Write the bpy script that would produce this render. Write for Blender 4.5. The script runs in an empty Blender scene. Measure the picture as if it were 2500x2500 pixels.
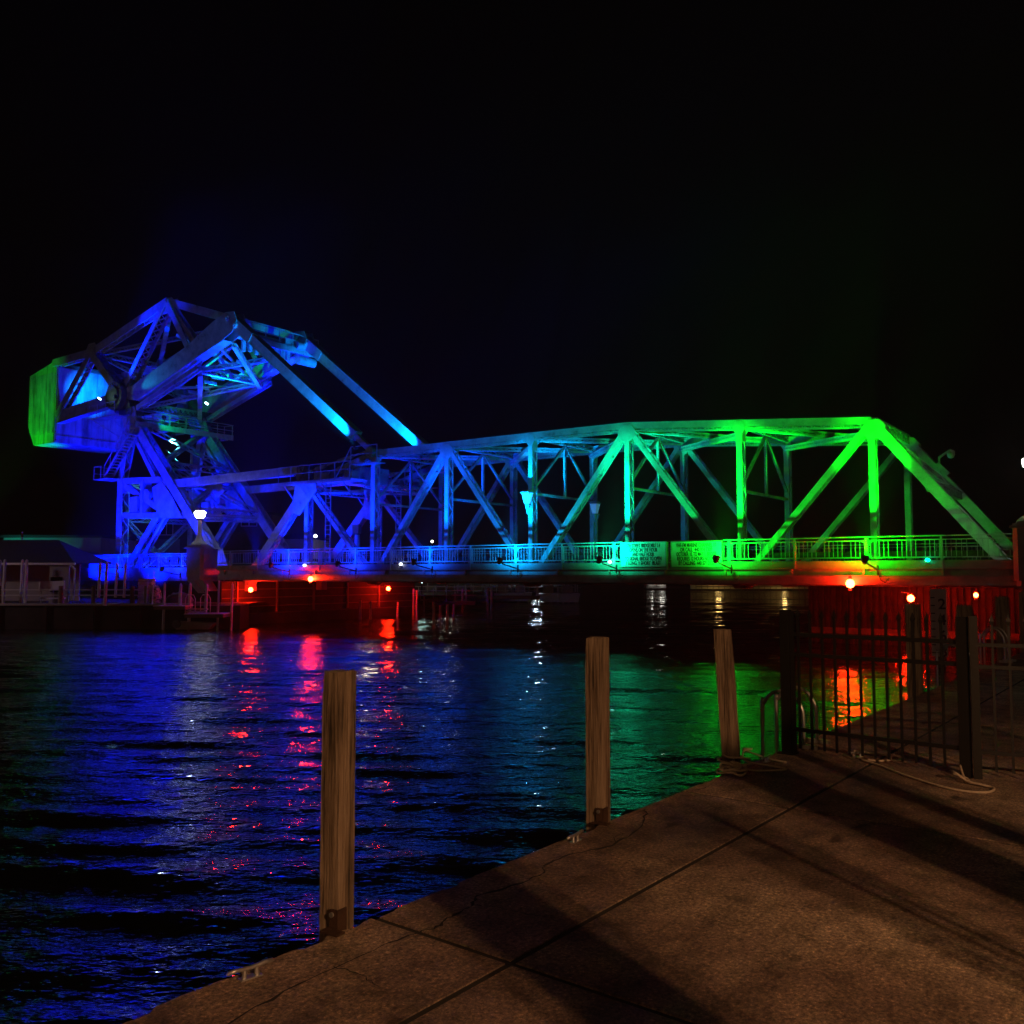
import bpy, math, random
import numpy as np
from mathutils import Vector, Matrix
random.seed(7)
sc = bpy.context.scene
COL = sc.collection

# ------------------------------------------------------------------ camera, sky, exposure
EYE = 3.6
HAZE = True
cam = bpy.data.cameras.new('camera')
cam_o = bpy.data.objects.new('camera', cam)
COL.objects.link(cam_o)
cam_o.location = (0, 0, EYE)
cam_o.rotation_euler = (math.radians(90) + math.atan(148 / 2213.4), 0, 0)
cam.sensor_fit = 'HORIZONTAL'
cam.angle = 2 * math.atan(1250 / 2213.4)
cam.clip_start = 0.05
cam.clip_end = 3000
sc.camera = cam_o

w = bpy.data.worlds.new('World')
sc.world = w
w.use_nodes = True
wn, wl = w.node_tree.nodes, w.node_tree.links
bg = wn['Background']
sky = wn.new('ShaderNodeTexSky')
sky.sky_type = 'NISHITA'
sky.sun_disc = False
sky.sun_elevation = math.radians(-4)
sky.sun_rotation = math.radians(200)
wl.new(sky.outputs[0], bg.inputs[0])
bg.inputs[1].default_value = 0.02
sc.view_settings.view_transform = 'Standard'
sc.view_settings.look = 'None'
sc.view_settings.exposure = 0.35
sc.view_settings.gamma = 1
sc.render.engine = 'CYCLES'
sc.cycles.use_denoising = True
sc.cycles.max_bounces = 5
sc.cycles.diffuse_bounces = 2
sc.cycles.glossy_bounces = 3
sc.cycles.transmission_bounces = 3
sc.cycles.caustics_reflective = False
sc.cycles.caustics_refractive = False
sc.cycles.sample_clamp_indirect = 3
sc.cycles.use_light_tree = True

# ------------------------------------------------------------------ bridge frame: x along the bridge, y across it away from us
AL = 0.948249
SU, CU = math.sin(AL), math.cos(AL)
T0 = (-3.7258, 53.3323)
ROT = math.atan2(-CU, SU)
W = 6.59                       # spacing of the two trusses
def toW(u, v, z=0.0):
    return Vector((T0[0] + u * SU + v * CU, T0[1] - u * CU + v * SU, z))

# ------------------------------------------------------------------ materials
def newmat(name):
    m = bpy.data.materials.new(name)
    m.use_nodes = True
    nt = m.node_tree
    return m, nt, nt.nodes['Principled BSDF']
def ramp(nt, fac, stops):
    r = nt.nodes.new('ShaderNodeValToRGB')
    e = r.color_ramp.elements
    e[0].position, e[0].color = stops[0][0], (*stops[0][1], 1)
    e[1].position, e[1].color = stops[-1][0], (*stops[-1][1], 1)
    for p, c in stops[1:-1]:
        x = e.new(p); x.color = (*c, 1)
    nt.links.new(fac, r.inputs[0])
    return r.outputs[0]
def noise(nt, scale, detail=4, rough=0.6, vec=None, stretch=None, coord='Object'):
    n = nt.nodes.new('ShaderNodeTexNoise')
    n.inputs['Scale'].default_value = scale
    n.inputs['Detail'].default_value = detail
    n.inputs['Roughness'].default_value = rough
    if vec is None:
        tc = nt.nodes.new('ShaderNodeTexCoord'); vec = tc.outputs[coord]
    if stretch:
        mp = nt.nodes.new('ShaderNodeMapping'); mp.inputs['Scale'].default_value = stretch
        nt.links.new(vec, mp.inputs[0]); vec = mp.outputs[0]
    nt.links.new(vec, n.inputs['Vector'])
    return n.outputs['Fac']
def bump(nt, b, fac, strength=0.3, dist=0.02):
    n = nt.nodes.new('ShaderNodeBump')
    n.inputs['Strength'].default_value = strength
    n.inputs['Distance'].default_value = dist
    nt.links.new(fac, n.inputs['Height'])
    nt.links.new(n.outputs[0], b.inputs['Normal'])
def dirty(name, c1, c2, scale=2.0, rough=0.6, metal=0.0, bmp=0.15, bscale=30, dark=None):
    m, nt, b = newmat(name)
    f = noise(nt, scale, 6, 0.65)
    st = [(0.3, c1), (0.7, c2)]
    if dark: st = [(0.28, dark)] + [(0.38, c1), (0.7, c2)]
    nt.links.new(ramp(nt, f, st), b.inputs['Base Color'])
    b.inputs['Roughness'].default_value = rough
    b.inputs['Metallic'].default_value = metal
    bump(nt, b, noise(nt, bscale, 4), bmp, 0.01)
    return m
def emit(name, col, strength):
    m, nt, b = newmat(name)
    b.inputs['Base Color'].default_value = (*[min(1, c) for c in col], 1)
    b.inputs['Emission Color'].default_value = (*col, 1)
    b.inputs['Emission Strength'].default_value = strength
    return m

STEEL = dirty('bridge_paint', (0.30, 0.34, 0.32), (0.52, 0.56, 0.53), 1.7, 0.55, bmp=.3, bscale=9, dark=(0.13, 0.12, 0.10))
STEELD = dirty('machinery_paint', (0.10, 0.11, 0.11), (0.17, 0.18, 0.17), 2.0, 0.5)
CONC = dirty('cast_concrete', (0.30, 0.27, 0.24), (0.42, 0.39, 0.35), 1.2, 0.85, bmp=0.4, bscale=12, dark=(0.17, 0.15, 0.13))
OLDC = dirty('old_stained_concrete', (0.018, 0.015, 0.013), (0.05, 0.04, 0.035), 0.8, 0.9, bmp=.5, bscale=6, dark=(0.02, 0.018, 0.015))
def cw_mat():
    m, nt, b = newmat('counterweight_concrete')
    a = noise(nt, 1.0, 6, .7, stretch=(2.2, 1.4, .16)); c = noise(nt, .6, 5, .6)
    x = nt.nodes.new('ShaderNodeMath'); x.operation = 'MULTIPLY_ADD'; x.inputs[1].default_value = .65; nt.links.new(a, x.inputs[0])
    y = nt.nodes.new('ShaderNodeMath'); y.operation = 'MULTIPLY'; y.inputs[1].default_value = .35; nt.links.new(c, y.inputs[0]); nt.links.new(y.outputs[0], x.inputs[2])
    nt.links.new(ramp(nt, x.outputs[0], [(.38, (.14, .14, .13)), (.47, (.34, .34, .33)), (.56, (.5, .5, .49)), (.66, (.6, .6, .58))]), b.inputs['Base Color'])
    b.inputs['Roughness'].default_value = .85; bump(nt, b, x.outputs[0], .5, .05)
    return m
CWC = cw_mat()
DARKIRON = dirty('black_iron', (0.003, 0.003, 0.003), (0.007, 0.006, 0.005), 20, 0.55, bmp=0.1)
GALV = dirty('galvanised_metal', (0.42, 0.42, 0.42), (0.6, 0.6, 0.58), 8, 0.35, 0.8)
RUST = dirty('rusty_steel', (0.03, 0.014, 0.008), (0.07, 0.035, 0.02), 14, 0.75, 0.2)
WHITEP = dirty('white_plastic', (0.6, 0.6, 0.6), (0.75, 0.75, 0.74), 6, 0.45)
SIGNP = dirty('sign_paint', (0.62, 0.63, 0.6), (0.74, 0.75, 0.72), 3, 0.5)
BLACKP = dirty('black_lettering', (0.01, 0.01, 0.01), (0.02, 0.02, 0.02), 10, 0.6)
JOINT = dirty('joint_filler', (0.008, 0.007, 0.006), (0.02, 0.016, 0.013), 20, 0.95)
ASPH = dirty('asphalt', (0.04, 0.04, 0.04), (0.07, 0.07, 0.07), 6, 0.9)
SOIL = dirty('bank_ground', (0.05, 0.045, 0.04), (0.10, 0.09, 0.08), 0.4, 0.95)
SIDING = dirty('dark_siding', (0.09, 0.08, 0.08), (0.13, 0.12, 0.12), 1.0, 0.8)
SIDINGL = dirty('pale_siding', (0.28, 0.26, 0.24), (0.36, 0.34, 0.32), 1.0, 0.8)
ROOFM = dirty('shingle_roof', (0.03, 0.03, 0.035), (0.05, 0.05, 0.05), 3, 0.9)
GLASSD = dirty('dark_window_glass', (0.01, 0.012, 0.015), (0.02, 0.02, 0.02), 2, 0.08)
ROPE = dirty('rope_fibre', (0.42, 0.34, 0.24), (0.58, 0.48, 0.36), 40, 0.9, bmp=0.6, bscale=160)
REDP = dirty('red_paint', (0.4, 0.03, 0.02), (0.5, 0.05, 0.03), 6, 0.5)
SHEETP = dirty('sheet_pile_rust', (0.025, 0.015, 0.01), (0.07, 0.04, 0.03), 1.4, 0.75, bmp=0.4, bscale=14, dark=(0.08, 0.05, 0.035))
TIMB = dirty('weathered_timber', (0.12, 0.09, 0.06), (0.2, 0.15, 0.11), 3, 0.85, bmp=0.4)
CANVAS = dirty('pale_hull', (0.42, 0.38, 0.26), (0.52, 0.47, 0.33), 2, 0.6)
BLUEBOX = dirty('blue_cover', (0.05, 0.08, 0.3), (0.08, 0.11, 0.4), 3, 0.6)

def wood_mat():
    m, nt, b = newmat('piling_wood')
    g = noise(nt, 9, 6, 0.7, stretch=(9, 9, 0.35))
    g2 = noise(nt, 3, 3, 0.5, stretch=(4, 4, 0.5))
    mx = nt.nodes.new('ShaderNodeMath'); mx.operation = 'MULTIPLY_ADD'
    mx.inputs[1].default_value = 0.6
    nt.links.new(g, mx.inputs[0])
    m2 = nt.nodes.new('ShaderNodeMath'); m2.operation = 'MULTIPLY'; m2.inputs[1].default_value = 0.4
    nt.links.new(g2, m2.inputs[0]); nt.links.new(m2.outputs[0], mx.inputs[2])
    nt.links.new(ramp(nt, mx.outputs[0], [(0.38, (0.03, 0.022, 0.015)), (0.44, (0.13, 0.09, 0.055)), (0.51, (0.25, 0.18, 0.115)), (0.6, (0.34, 0.26, 0.18))]), b.inputs['Base Color'])
    b.inputs['Roughness'].default_value = 0.8
    bump(nt, b, mx.outputs[0], 1.0, 0.03)
    return m
WOOD = wood_mat()

def dock_mat():
    # aggregate concrete with worn patches; local x runs along the dock edge
    m, nt, b = newmat('dock_concrete')
    tc = nt.nodes.new('ShaderNodeTexCoord').outputs['Object']
    big = noise(nt, 0.7, 5, 0.6, vec=tc)
    mid = noise(nt, 5, 5, 0.7, vec=tc)
    fine = noise(nt, 48, 4, 0.85, vec=tc)
    c1 = ramp(nt, big, [(0.32, (0.11, 0.075, 0.06)), (0.45, (0.24, 0.17, 0.13)), (0.56, (0.35, 0.27, 0.20)), (0.7, (0.52, 0.42, 0.31))])
    c2 = ramp(nt, mid, [(0.34, (0.42, 0.40, 0.38)), (0.5, (0.9, .88, .86)), (0.68, (1.25, 1.2, 1.15))])
    c3 = ramp(nt, fine, [(0.36, (0.25, 0.23, 0.21)), (0.5, (0.8, 0.8, 0.8)), (0.58, (1.2, 1.15, 1.05)), (0.66, (2.6, 2.4, 2.1))])
    def mul(a, bb):
        x = nt.nodes.new('ShaderNodeMix'); x.data_type = 'RGBA'; x.blend_type = 'MULTIPLY'; x.inputs[0].default_value = 1
        nt.links.new(a, x.inputs[6]); nt.links.new(bb, x.inputs[7]); return x.outputs[2]
    col = mul(mul(c1, c2), c3)
    # round gum-like spots and oil stains
    vo = nt.nodes.new('ShaderNodeTexVoronoi'); vo.inputs['Scale'].default_value = 1.7
    mp = nt.nodes.new('ShaderNodeMapping'); mp.inputs['Scale'].default_value = (1, 1.6, 1)
    ds = nt.nodes.new('ShaderNodeMix'); ds.data_type = 'VECTOR'
    nt.links.new(tc, mp.inputs[0])
    nz = nt.nodes.new('ShaderNodeTexNoise'); nz.inputs['Scale'].default_value = 9; nt.links.new(tc, nz.inputs['Vector'])
    ad = nt.nodes.new('ShaderNodeVectorMath'); ad.operation = 'MULTIPLY_ADD'
    ad.inputs[1].default_value = (0.25, 0.25, 0.0)
    nt.links.new(nz.outputs['Color'], ad.inputs[0]); nt.links.new(mp.outputs[0], ad.inputs[2])
    nt.links.new(ad.outputs[0], vo.inputs['Vector'])
    spots = ramp(nt, vo.outputs['Distance'], [(0.07, (0.22, 0.19, 0.17)), (0.13, (.8, .78, .76)), (.2, (1, 1, 1))])
    col = mul(col, spots)
    nt.links.new(col, b.inputs['Base Color'])
    b.inputs['Roughness'].default_value = 0.82
    ad2 = nt.nodes.new('ShaderNodeMath'); ad2.operation = 'MULTIPLY_ADD'; ad2.inputs[1].default_value = 0.4
    nt.links.new(mid, ad2.inputs[0]); nt.links.new(fine, ad2.inputs[2])
    bump(nt, b, ad2.outputs[0], 0.7, 0.006)
    return m
DOCKM = dock_mat()

def water_mat():
    m, nt, b = newmat('river_water')
    b.inputs['Base Color'].default_value = (0.002, 0.004, 0.006, 1)
    b.inputs['Roughness'].default_value = 0.02
    b.inputs['IOR'].default_value = 2.3
    tc = nt.nodes.new('ShaderNodeTexCoord').outputs['Object']
    a = noise(nt, 1.0, 3, 0.55, vec=tc, stretch=(2.4, 4.4, 1))
    c = noise(nt, 1.0, 2, 0.5, vec=tc, stretch=(6.5, 15, 1))
    ad = nt.nodes.new('ShaderNodeMath'); ad.operation = 'MULTIPLY_ADD'; ad.inputs[1].default_value = 0.22
    nt.links.new(c, ad.inputs[0]); nt.links.new(a, ad.inputs[2])
    bump(nt, b, ad.outputs[0], 1.0, 0.06)
    return m
WATER = water_mat()

# ------------------------------------------------------------------ mesh builder
class MB:
    def __init__(self, org=(0, 0, 0)):
        self.v = []; self.f = []; self.o = Vector(org); self.sm = []
    def add(self, vs, fs, smooth=False):
        n = len(self.v)
        self.v += [(Vector(p) - self.o) for p in vs]
        self.f += [tuple(i + n for i in f) for f in fs]
        self.sm += [smooth] * len(fs)
        return self
    def box(self, x0, x1, y0, y1, z0, z1):
        return self.add([(x0, y0, z0), (x1, y0, z0), (x1, y1, z0), (x0, y1, z0), (x0, y0, z1), (x1, y0, z1), (x1, y1, z1), (x0, y1, z1)],
                        [(3, 2, 1, 0), (4, 5, 6, 7), (0, 1, 5, 4), (1, 2, 6, 5), (2, 3, 7, 6), (3, 0, 4, 7)])
    def bar(self, p, q, w, d, side=(0, 1, 0), off=(0, 0)):
        """beam p-q; w along side, d along the third axis; off shifts (side, up)"""
        p, q = Vector(p), Vector(q)
        a = (q - p).normalized()
        s = Vector(side); s = s - a * s.dot(a)
        if s.length < 1e-4:
            s = Vector((1, 0, 0)) - a * a.x
            if s.length < 1e-4: s = Vector((0, 1, 0))
        s.normalize(); up = a.cross(s)
        o = s * off[0] + up * off[1]
        c = []
        for e in (p, q):
            for i, j in ((-1, -1), (1, -1), (1, 1), (-1, 1)):
                c.append(e + o + s * (w / 2 * i) + up * (d / 2 * j))
        return self.add(c, [(0, 1, 2, 3), (7, 6, 5, 4), (0, 4, 5, 1), (1, 5, 6, 2), (2, 6, 7, 3), (3, 7, 4, 0)])
    def laced(self, p, q, wid, dep, side=(0, 1, 0), pitch=None, double=False, t=0.03, bw=0.06, ends=0.0):
        """two channels lying wid apart along side, each dep deep, joined by zigzag lacing on both edges"""
        p, q = Vector(p), Vector(q)
        a = (q - p).normalized(); L = (q - p).length
        s = Vector(side); s = (s - a * s.dot(a)).normalized(); up = a.cross(s)
        for k in (-1, 1):
            self.bar(p, q, t, dep, s, (k * (wid / 2 - t / 2), 0))
            for j in (-1, 1):
                self.bar(p, q, 0.06, 0.02, s, (k * (wid / 2 - t - 0.03), j * (dep / 2 - 0.012)))
        pitch = (pitch or wid * 0.9) * 1.3
        n = max(2, int(round(L / pitch)))
        h = wid / 2 - 0.05
        for j in (-1, 1):
            for i in range(n):
                t0, t1 = i / n, (i + 1) / n
                k = 1 if i % 2 else -1
                for kk in ((k, -k) if double else (k,)):
                    P = p + a * L * t0 + s * (h * kk) + up * (j * (dep / 2 + 0.006 + (0.008 if kk != k else 0)))
                    Q = p + a * L * t1 - s * (h * kk) + up * (j * (dep / 2 + 0.006 + (0.008 if kk != k else 0)))
                    self.bar(P, Q, bw, 0.012, (s - a) if True else s)
        if ends:
            for j in (-1, 1):
                for e0, e1 in ((0, ends), (L - ends, L)):
                    self.bar(p + a * e0, p + a * e1, wid - 0.08, 0.016, s, (0, j * (dep / 2 + 0.02)))
        return self
    def cyl(self, p, q, r0, r1=None, n=12, cap=True, smooth=True):
        p, q = Vector(p), Vector(q); r1 = r0 if r1 is None else r1
        a = (q - p).normalized()
        s = a.orthogonal().normalized(); t = a.cross(s)
        vs = []
        for e, r in ((p, r0), (q, r1)):
            for i in range(n):
                an = 2 * math.pi * i / n
                vs.append(e + (s * math.cos(an) + t * math.sin(an)) * r)
        fs = [(i, (i + 1) % n, n + (i + 1) % n, n + i) for i in range(n)]
        self.add(vs, fs, smooth)
        if cap: self.add(vs, [tuple(range(n))[::-1], tuple(range(n, 2 * n))])
        return self
    def lathe(self, c, prof, n=20, smooth=True):
        c = Vector(c); vs = []
        for r, z in prof:
            for i in range(n):
                an = 2 * math.pi * i / n
                vs.append(c + Vector((r * math.cos(an), r * math.sin(an), z)))
        fs = []
        for k in range(len(prof) - 1):
            for i in range(n):
                fs.append((k * n + i, k * n + (i + 1) % n, (k + 1) * n + (i + 1) % n, (k + 1) * n + i))
        self.add(vs, fs, smooth)
        self.add(vs, [tuple(range(n))[::-1], tuple(range((len(prof) - 1) * n, len(prof) * n))])
        return self
    def tube(self, pts, r, n=8, closed=False):
        pts = [Vector(p) for p in pts]
        vs = []; m = len(pts)
        for i, p in enumerate(pts):
            a = (pts[min(i + 1, m - 1)] - pts[max(i - 1, 0)]).normalized()
            s = Vector((0, 0, 1)) - a * a.z
            if s.length < 0.2: s = Vector((1, 0, 0)) - a * a.x
            s.normalize(); t = a.cross(s)
            for k in range(n):
                an = 2 * math.pi * k / n
                vs.append(p + (s * math.cos(an) + t * math.sin(an)) * r)
        fs = [(i * n + k, i * n + (k + 1) % n, (i + 1) * n + (k + 1) % n, (i + 1) * n + k) for i in range(m - 1) for k in range(n)]
        fs += [tuple(range(n))[::-1], tuple(range((m - 1) * n, m * n))]
        return self.add(vs, fs, True)
    def plate(self, poly, v0, v1):
        """polygon given in (u,z), extruded from v0 to v1"""
        n = len(poly)
        vs = [(u, v0, z) for u, z in poly] + [(u, v1, z) for u, z in poly]
        fs = [tuple(range(n)), tuple(range(n, 2 * n))[::-1]] + [(i, n + i, n + (i + 1) % n, (i + 1) % n) for i in range(n)]
        return self.add(vs, fs)
    def slab(self, poly, z0, z1):
        n = len(poly)
        vs = [(x, y, z0) for x, y in poly] + [(x, y, z1) for x, y in poly]
        fs = [tuple(range(n))[::-1], tuple(range(n, 2 * n))] + [(i, (i + 1) % n, n + (i + 1) % n, n + i) for i in range(n)]
        return self.add(vs, fs)
    def build(self, name, mat, parent=None):
        me = bpy.data.meshes.new(name)
        me.from_pydata([tuple(v) for v in self.v], [], self.f)
        me.polygons.foreach_set('use_smooth', self.sm)
        me.materials.append(mat)
        me.validate()
        o = bpy.data.objects.new(name, me)
        COL.objects.link(o)
        if parent is not None: o.parent = parent
        return o

def tag(o, label=None, cat=None, group=None, kind=None):
    if label: o['label'] = label
    if cat: o['category'] = cat
    if group: o['group'] = group
    if kind: o['kind'] = kind
    return o
def empty(name, label, cat, loc=(0, 0, 0), rz=0.0, group=None):
    o = bpy.data.objects.new(name, None)
    COL.objects.link(o); o.location = loc; o.rotation_euler = (0, 0, rz)
    o.empty_display_size = 0.3
    return tag(o, label, cat, group)
def bthing(name, label, cat, u, v, z, group=None):
    """a thing standing in the bridge frame; its parts are modelled in absolute (u, v, z) less this origin"""
    e = empty(name, label, cat, toW(u, v, z), ROT, group)
    e_org = (u, v, z)
    return e, (lambda: MB(e_org))
def wthing(name, label, cat, x, y, z, group=None):
    e = empty(name, label, cat, (x, y, z), 0, group)
    return e, (lambda: MB((x, y, z)))
def spot(name, parent, org, pos, target, power, color, angle=100, blend=0.7, r=0.05, bridge=True):
    L = bpy.data.lights.new(name, 'SPOT')
    L.energy = power; L.color = color; L.spot_size = math.radians(angle); L.spot_blend = blend; L.shadow_soft_size = r
    o = bpy.data.objects.new(name, L); COL.objects.link(o)
    o.parent = parent
    o.location = Vector(pos) - Vector(org)
    o.rotation_euler = (Vector(target) - Vector(pos)).to_track_quat('-Z', 'Y').to_euler()
    return o
def point(name, parent, loc, power, color, r=0.2):
    L = bpy.data.lights.new(name, 'POINT'); L.energy = power; L.color = color; L.shadow_soft_size = r
    o = bpy.data.objects.new(name, L); COL.objects.link(o); o.parent = parent; o.location = loc
    return o

# ------------------------------------------------------------------ water
def make_water():
    rows = []
    y = 2.5
    while y < 282:
        rows.append(y); y += max(0.045, y * 0.0042)
    R = np.array(rows)
    nC = 460
    T = np.tan(np.linspace(-math.radians(42), math.radians(42), nC))
    rng = np.random.RandomState(3)
    X = R[:, None] * T[None, :]
    Y = np.repeat(R[:, None], nC, 1)
    X = X * 1.0
    H = np.zeros_like(X)
    for k in range(64):
        if k < 30:
            lam = rng.uniform(0.6, 1.5); th = math.radians(rng.normal(86, 9)); slope = 0.029
        elif k < 34:
            lam = rng.uniform(1.6, 2.8); th = math.radians(rng.normal(88, 6)); slope = 0.024
        else:
            lam = rng.uniform(0.22, 0.6); th = math.radians(rng.normal(85, 36)); slope = 0.0145
        kx, ky = 2 * math.pi / lam * math.cos(th), 2 * math.pi / lam * math.sin(th)
        amp = slope * lam / (2 * math.pi)
        ph = rng.rand() * 6.283
        fade = np.clip((lam / (np.maximum(0.045, Y * 0.0042) * 2.2) - 1) / 2, 0, 1)
        H += amp * fade * np.sin(kx * X + ky * Y + ph)
    # gusty patches: the chop is stronger in some areas
    g = 0.95 + 0.22 * np.sin(0.11 * X + 0.31 * Y + 1.0) * np.sin(0.23 * X - 0.13 * Y) 
    H *= g
    vs = np.stack([X, Y, H], -1).reshape(-1, 3)
    nR = len(R)
    i, j = np.meshgrid(np.arange(nR - 1), np.arange(nC - 1), indexing='ij')
    a = (i * nC + j).ravel()
    fs = np.stack([a, a + 1, a + nC + 1, a + nC], -1)
    me = bpy.data.meshes.new('water')
    me.vertices.add(len(vs)); me.vertices.foreach_set('co', vs.astype(np.float32).ravel())
    me.loops.add(fs.size); me.loops.foreach_set('vertex_index', fs.astype(np.int32).ravel())
    me.polygons.add(len(fs)); me.polygons.foreach_set('loop_start', np.arange(0, fs.size, 4, dtype=np.int32))
    me.polygons.foreach_set('use_smooth', np.ones(len(fs), bool))
    me.update(calc_edges=True)
    me.materials.append(WATER)
    o = bpy.data.objects.new('water', me); COL.objects.link(o)
    tag(o, kind='structure')
make_water()

# ------------------------------------------------------------------ near dock (local x along the edge, y inland)
E0 = Vector((-1.43, 3.34)); ED = Vector((0.613, 0.79)).normalized(); EN = Vector((ED.y, -ED.x))
def dk(s, t, z=2.0):
    p = E0 + ED * s + EN * t
    return Vector((p.x, p.y, z))
def todk(x, y):
    p = Vector((x, y)) - E0
    return p.dot(ED), p.dot(EN)
DR = math.atan2(ED.y, ED.x)
dock = bpy.data.objects.new('dock', None)
def dock_slabs():
    # slabs with chamfered gaps between them; joint positions as in the photo
    s_joints = [-14, -8.6, -4.4, 0.0 + 1.27, 4.37, 8.9, 13.0, 17.2, 21.5, 26, 30.5, 34.6]
    t_joints = [0.0, 0.82, 4.1, 7.6, 12.0]
    mb = MB()
    g = 0.014
    def T(s, t, z): return (s, -t, z)
    for a in range(len(s_joints) - 1):
        for b in range(len(t_joints) - 1):
            s0, s1 = s_joints[a] + g, s_joints[a + 1] - g
            t0, t1 = t_joints[b] + (g if b else 0), t_joints[b + 1] - g
            c = 0.004
            low = [T(s0, t0, 1.7), T(s1, t0, 1.7), T(s1, t1, 1.7), T(s0, t1, 1.7)]
            mid = [T(s0, t0, 2.0 - c), T(s1, t0, 2.0 - c), T(s1, t1, 2.0 - c), T(s0, t1, 2.0 - c)]
            top = [T(s0 + c, t0 + c, 2.0), T(s1 - c, t0 + c, 2.0), T(s1 - c, t1 - c, 2.0), T(s0 + c, t1 - c, 2.0)]
            vs = low + mid + top
            fs = []
            for k in (0, 4):
                for i in range(4):
                    fs.append((k + i, k + (i + 1) % 4, k + 4 + (i + 1) % 4, k + 4 + i))
            fs.append((8, 9, 10, 11))
            fs = [f[::-1] for f in fs]
            if b == 0:
                n = max(2, int((s1 - s0) / .045)); J = []
                chip = 0
                for k in range(n + 1):
                    if chip <= 0 and random.random() < .06: chip = random.randint(1, 4); dep = random.uniform(.008, .028)
                    J.append((s0 + c + (s1 - s0 - 2 * c) * k / n, random.uniform(-.004, .004) + (dep if chip > 0 else 0))); chip -= 1
                top = [T(s, t0 + .012 + j, 2.0) for s, j in J]; mid = [T(s, t0 + j * .5, 1.986 - j * .8) for s, j in J]; low = [T(s, t0, 1.7) for s, j in J]
                m_ = n + 1
                vs = top + mid + low + [T(s1 - c, t1 - c, 2.0), T(s0 + c, t1 - c, 2.0), T(s1, t1, 1.7), T(s0, t1, 1.7), T(s1, t0, 1.7), T(s0, t0, 1.7)]
                B = 3 * m_
                fs = [tuple(range(m_)) [::-1] + (B + 1, B)]
                for k in range(n): fs += [(k, k + 1, m_ + k + 1, m_ + k), (m_ + k, m_ + k + 1, 2 * m_ + k + 1, 2 * m_ + k)]
                fs += [(B, B + 1, B + 3, B + 2), (m_ - 1, B, B + 2, 3 * m_ - 1), (0, 2 * m_, B + 3, B + 1)]
            mb.add(vs, fs)
    o = mb.build('dock', DOCKM)
    o.location = (E0.x, E0.y, 0); o.rotation_euler = (0, 0, DR)
    tag(o, kind='structure')
    m2 = MB()
    m2.box(-14, 34.6, -12.0, -0.03, 1.2, 1.994)      # joint filler and slab body
    b = m2.build('dock_bed', JOINT, o)
    m3 = MB()
    m3.box(-14, 34.6, -0.55, 0.0 - 0.02, -1.5, 1.72)
    n = 120
    for i in range(n):                                # corrugated bulkhead under the slab edge
        s = -14 + 48.6 * i / n
        m3.box(s, s + 0.2, -0.03, 0.04, -1.5, 1.69)
    m3.build('bulkhead', SHEETP, o)
    # long meandering crack, a shallow dark strip
    pts = [(-1.2, 2.9), (-0.94, 3.46), (-0.72, 3.8), (-0.45, 4.12), (-0.34, 4.21), (-0.27, 4.36), (-0.19, 4.49), (-0.17, 4.6), (0.04, 4.78),
           (0.16, 4.93), (0.18, 5.07), (0.3, 5.25), (0.6, 5.44), (0.79, 5.78), (0.89, 6.12), (0.89, 6.27)]
    fine = []
    for a, b2 in zip(pts, pts[1:]):
        for k in range(6):
            t = k / 6
            fine.append((a[0] + (b2[0] - a[0]) * t + random.uniform(-.012, .012), a[1] + (b2[1] - a[1]) * t + random.uniform(-.012, .012)))
    def strip(fine, wmin, wmax, name):
        L, Rr = [], []
        for i, p in enumerate(fine):
            q = fine[min(i + 1, len(fine) - 1)]; r = fine[max(i - 1, 0)]
            d = Vector((q[0] - r[0], q[1] - r[1])); d.normalize(); nrm = Vector((-d.y, d.x))
            ww = random.uniform(wmin, wmax)
            for lst, sg in ((L, 1), (Rr, -1)):
                s, t = todk(p[0] + nrm.x * ww * sg * random.uniform(.5, 1), p[1] + nrm.y * ww * sg)
                lst.append((s, -t, 2.004))
        m = len(L)
        mm = MB(); mm.add(L + Rr, [(i, i + 1, m + i + 1, m + i) for i in range(m - 1)])
        mm.build(name, JOINT, o)
    strip(fine, 0.002, 0.013, 'crack')
    for br in ([(-.19, 4.49), (-.05, 4.45), (.08, 4.36), (.16, 4.33)], [(.16, 4.93), (.3, 4.9), (.42, 4.8)], [(.6, 5.44), (.62, 5.6), (.7, 5.72)], [(-.72, 3.8), (-.6, 3.72), (-.5, 3.6)]):
        bf = [(a[0] + (c[0] - a[0]) * k / 6 + random.uniform(-.012, .012), a[1] + (c[1] - a[1]) * k / 6 + random.uniform(-.012, .012)) for a, c in zip(br, br[1:]) for k in range(6)]
        strip(bf, 0.001, 0.004, 'crack')
    f2 = []
    for k in range(25):
        t = k / 24
        f2.append((1.5 - 0.62 * t + 0.03 * math.sin(9 * t), 6.95 - 0.55 * t + random.uniform(-.015, .015)))
    strip(f2, 0.002, 0.007, 'crack')
    return o
dock = dock_slabs()

# ------------------------------------------------------------------ river banks
m = MB()
m.add([(-280, 60.2, 1.55), (-17.6, 60.2, 1.55), (-17.6, 66, 1.55), (-9, 79, 1.55), (-6, 92, 1.4), (20, 205, 1.4), (20, 285, 3), (-280, 285, 3)],
      [(0, 1, 2, 3, 4, 5, 6, 7)])
tag(m.build('ground', SOIL), kind='structure')
m = MB()
m.add([(20.2, 205, -0.5), (290, 205, -0.5), (290, 207, 1.2), (20.2, 207, 1.2), (290, 285, 3), (20.2, 285, 3)], [(0, 1, 2, 3), (3, 2, 4, 5)])
tag(m.build('far_shore_ground', SOIL), kind='structure')
m = MB()
p = [dk(34.6, 0.0), dk(60, 0.0), dk(60, 60), dk(-14, 60), dk(-14, 12.0), dk(34.6, 12.0)]
m.add([(q.x, q.y, 1.9) for q in p], [(0, 5, 4, 3, 2, 1)])
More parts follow.
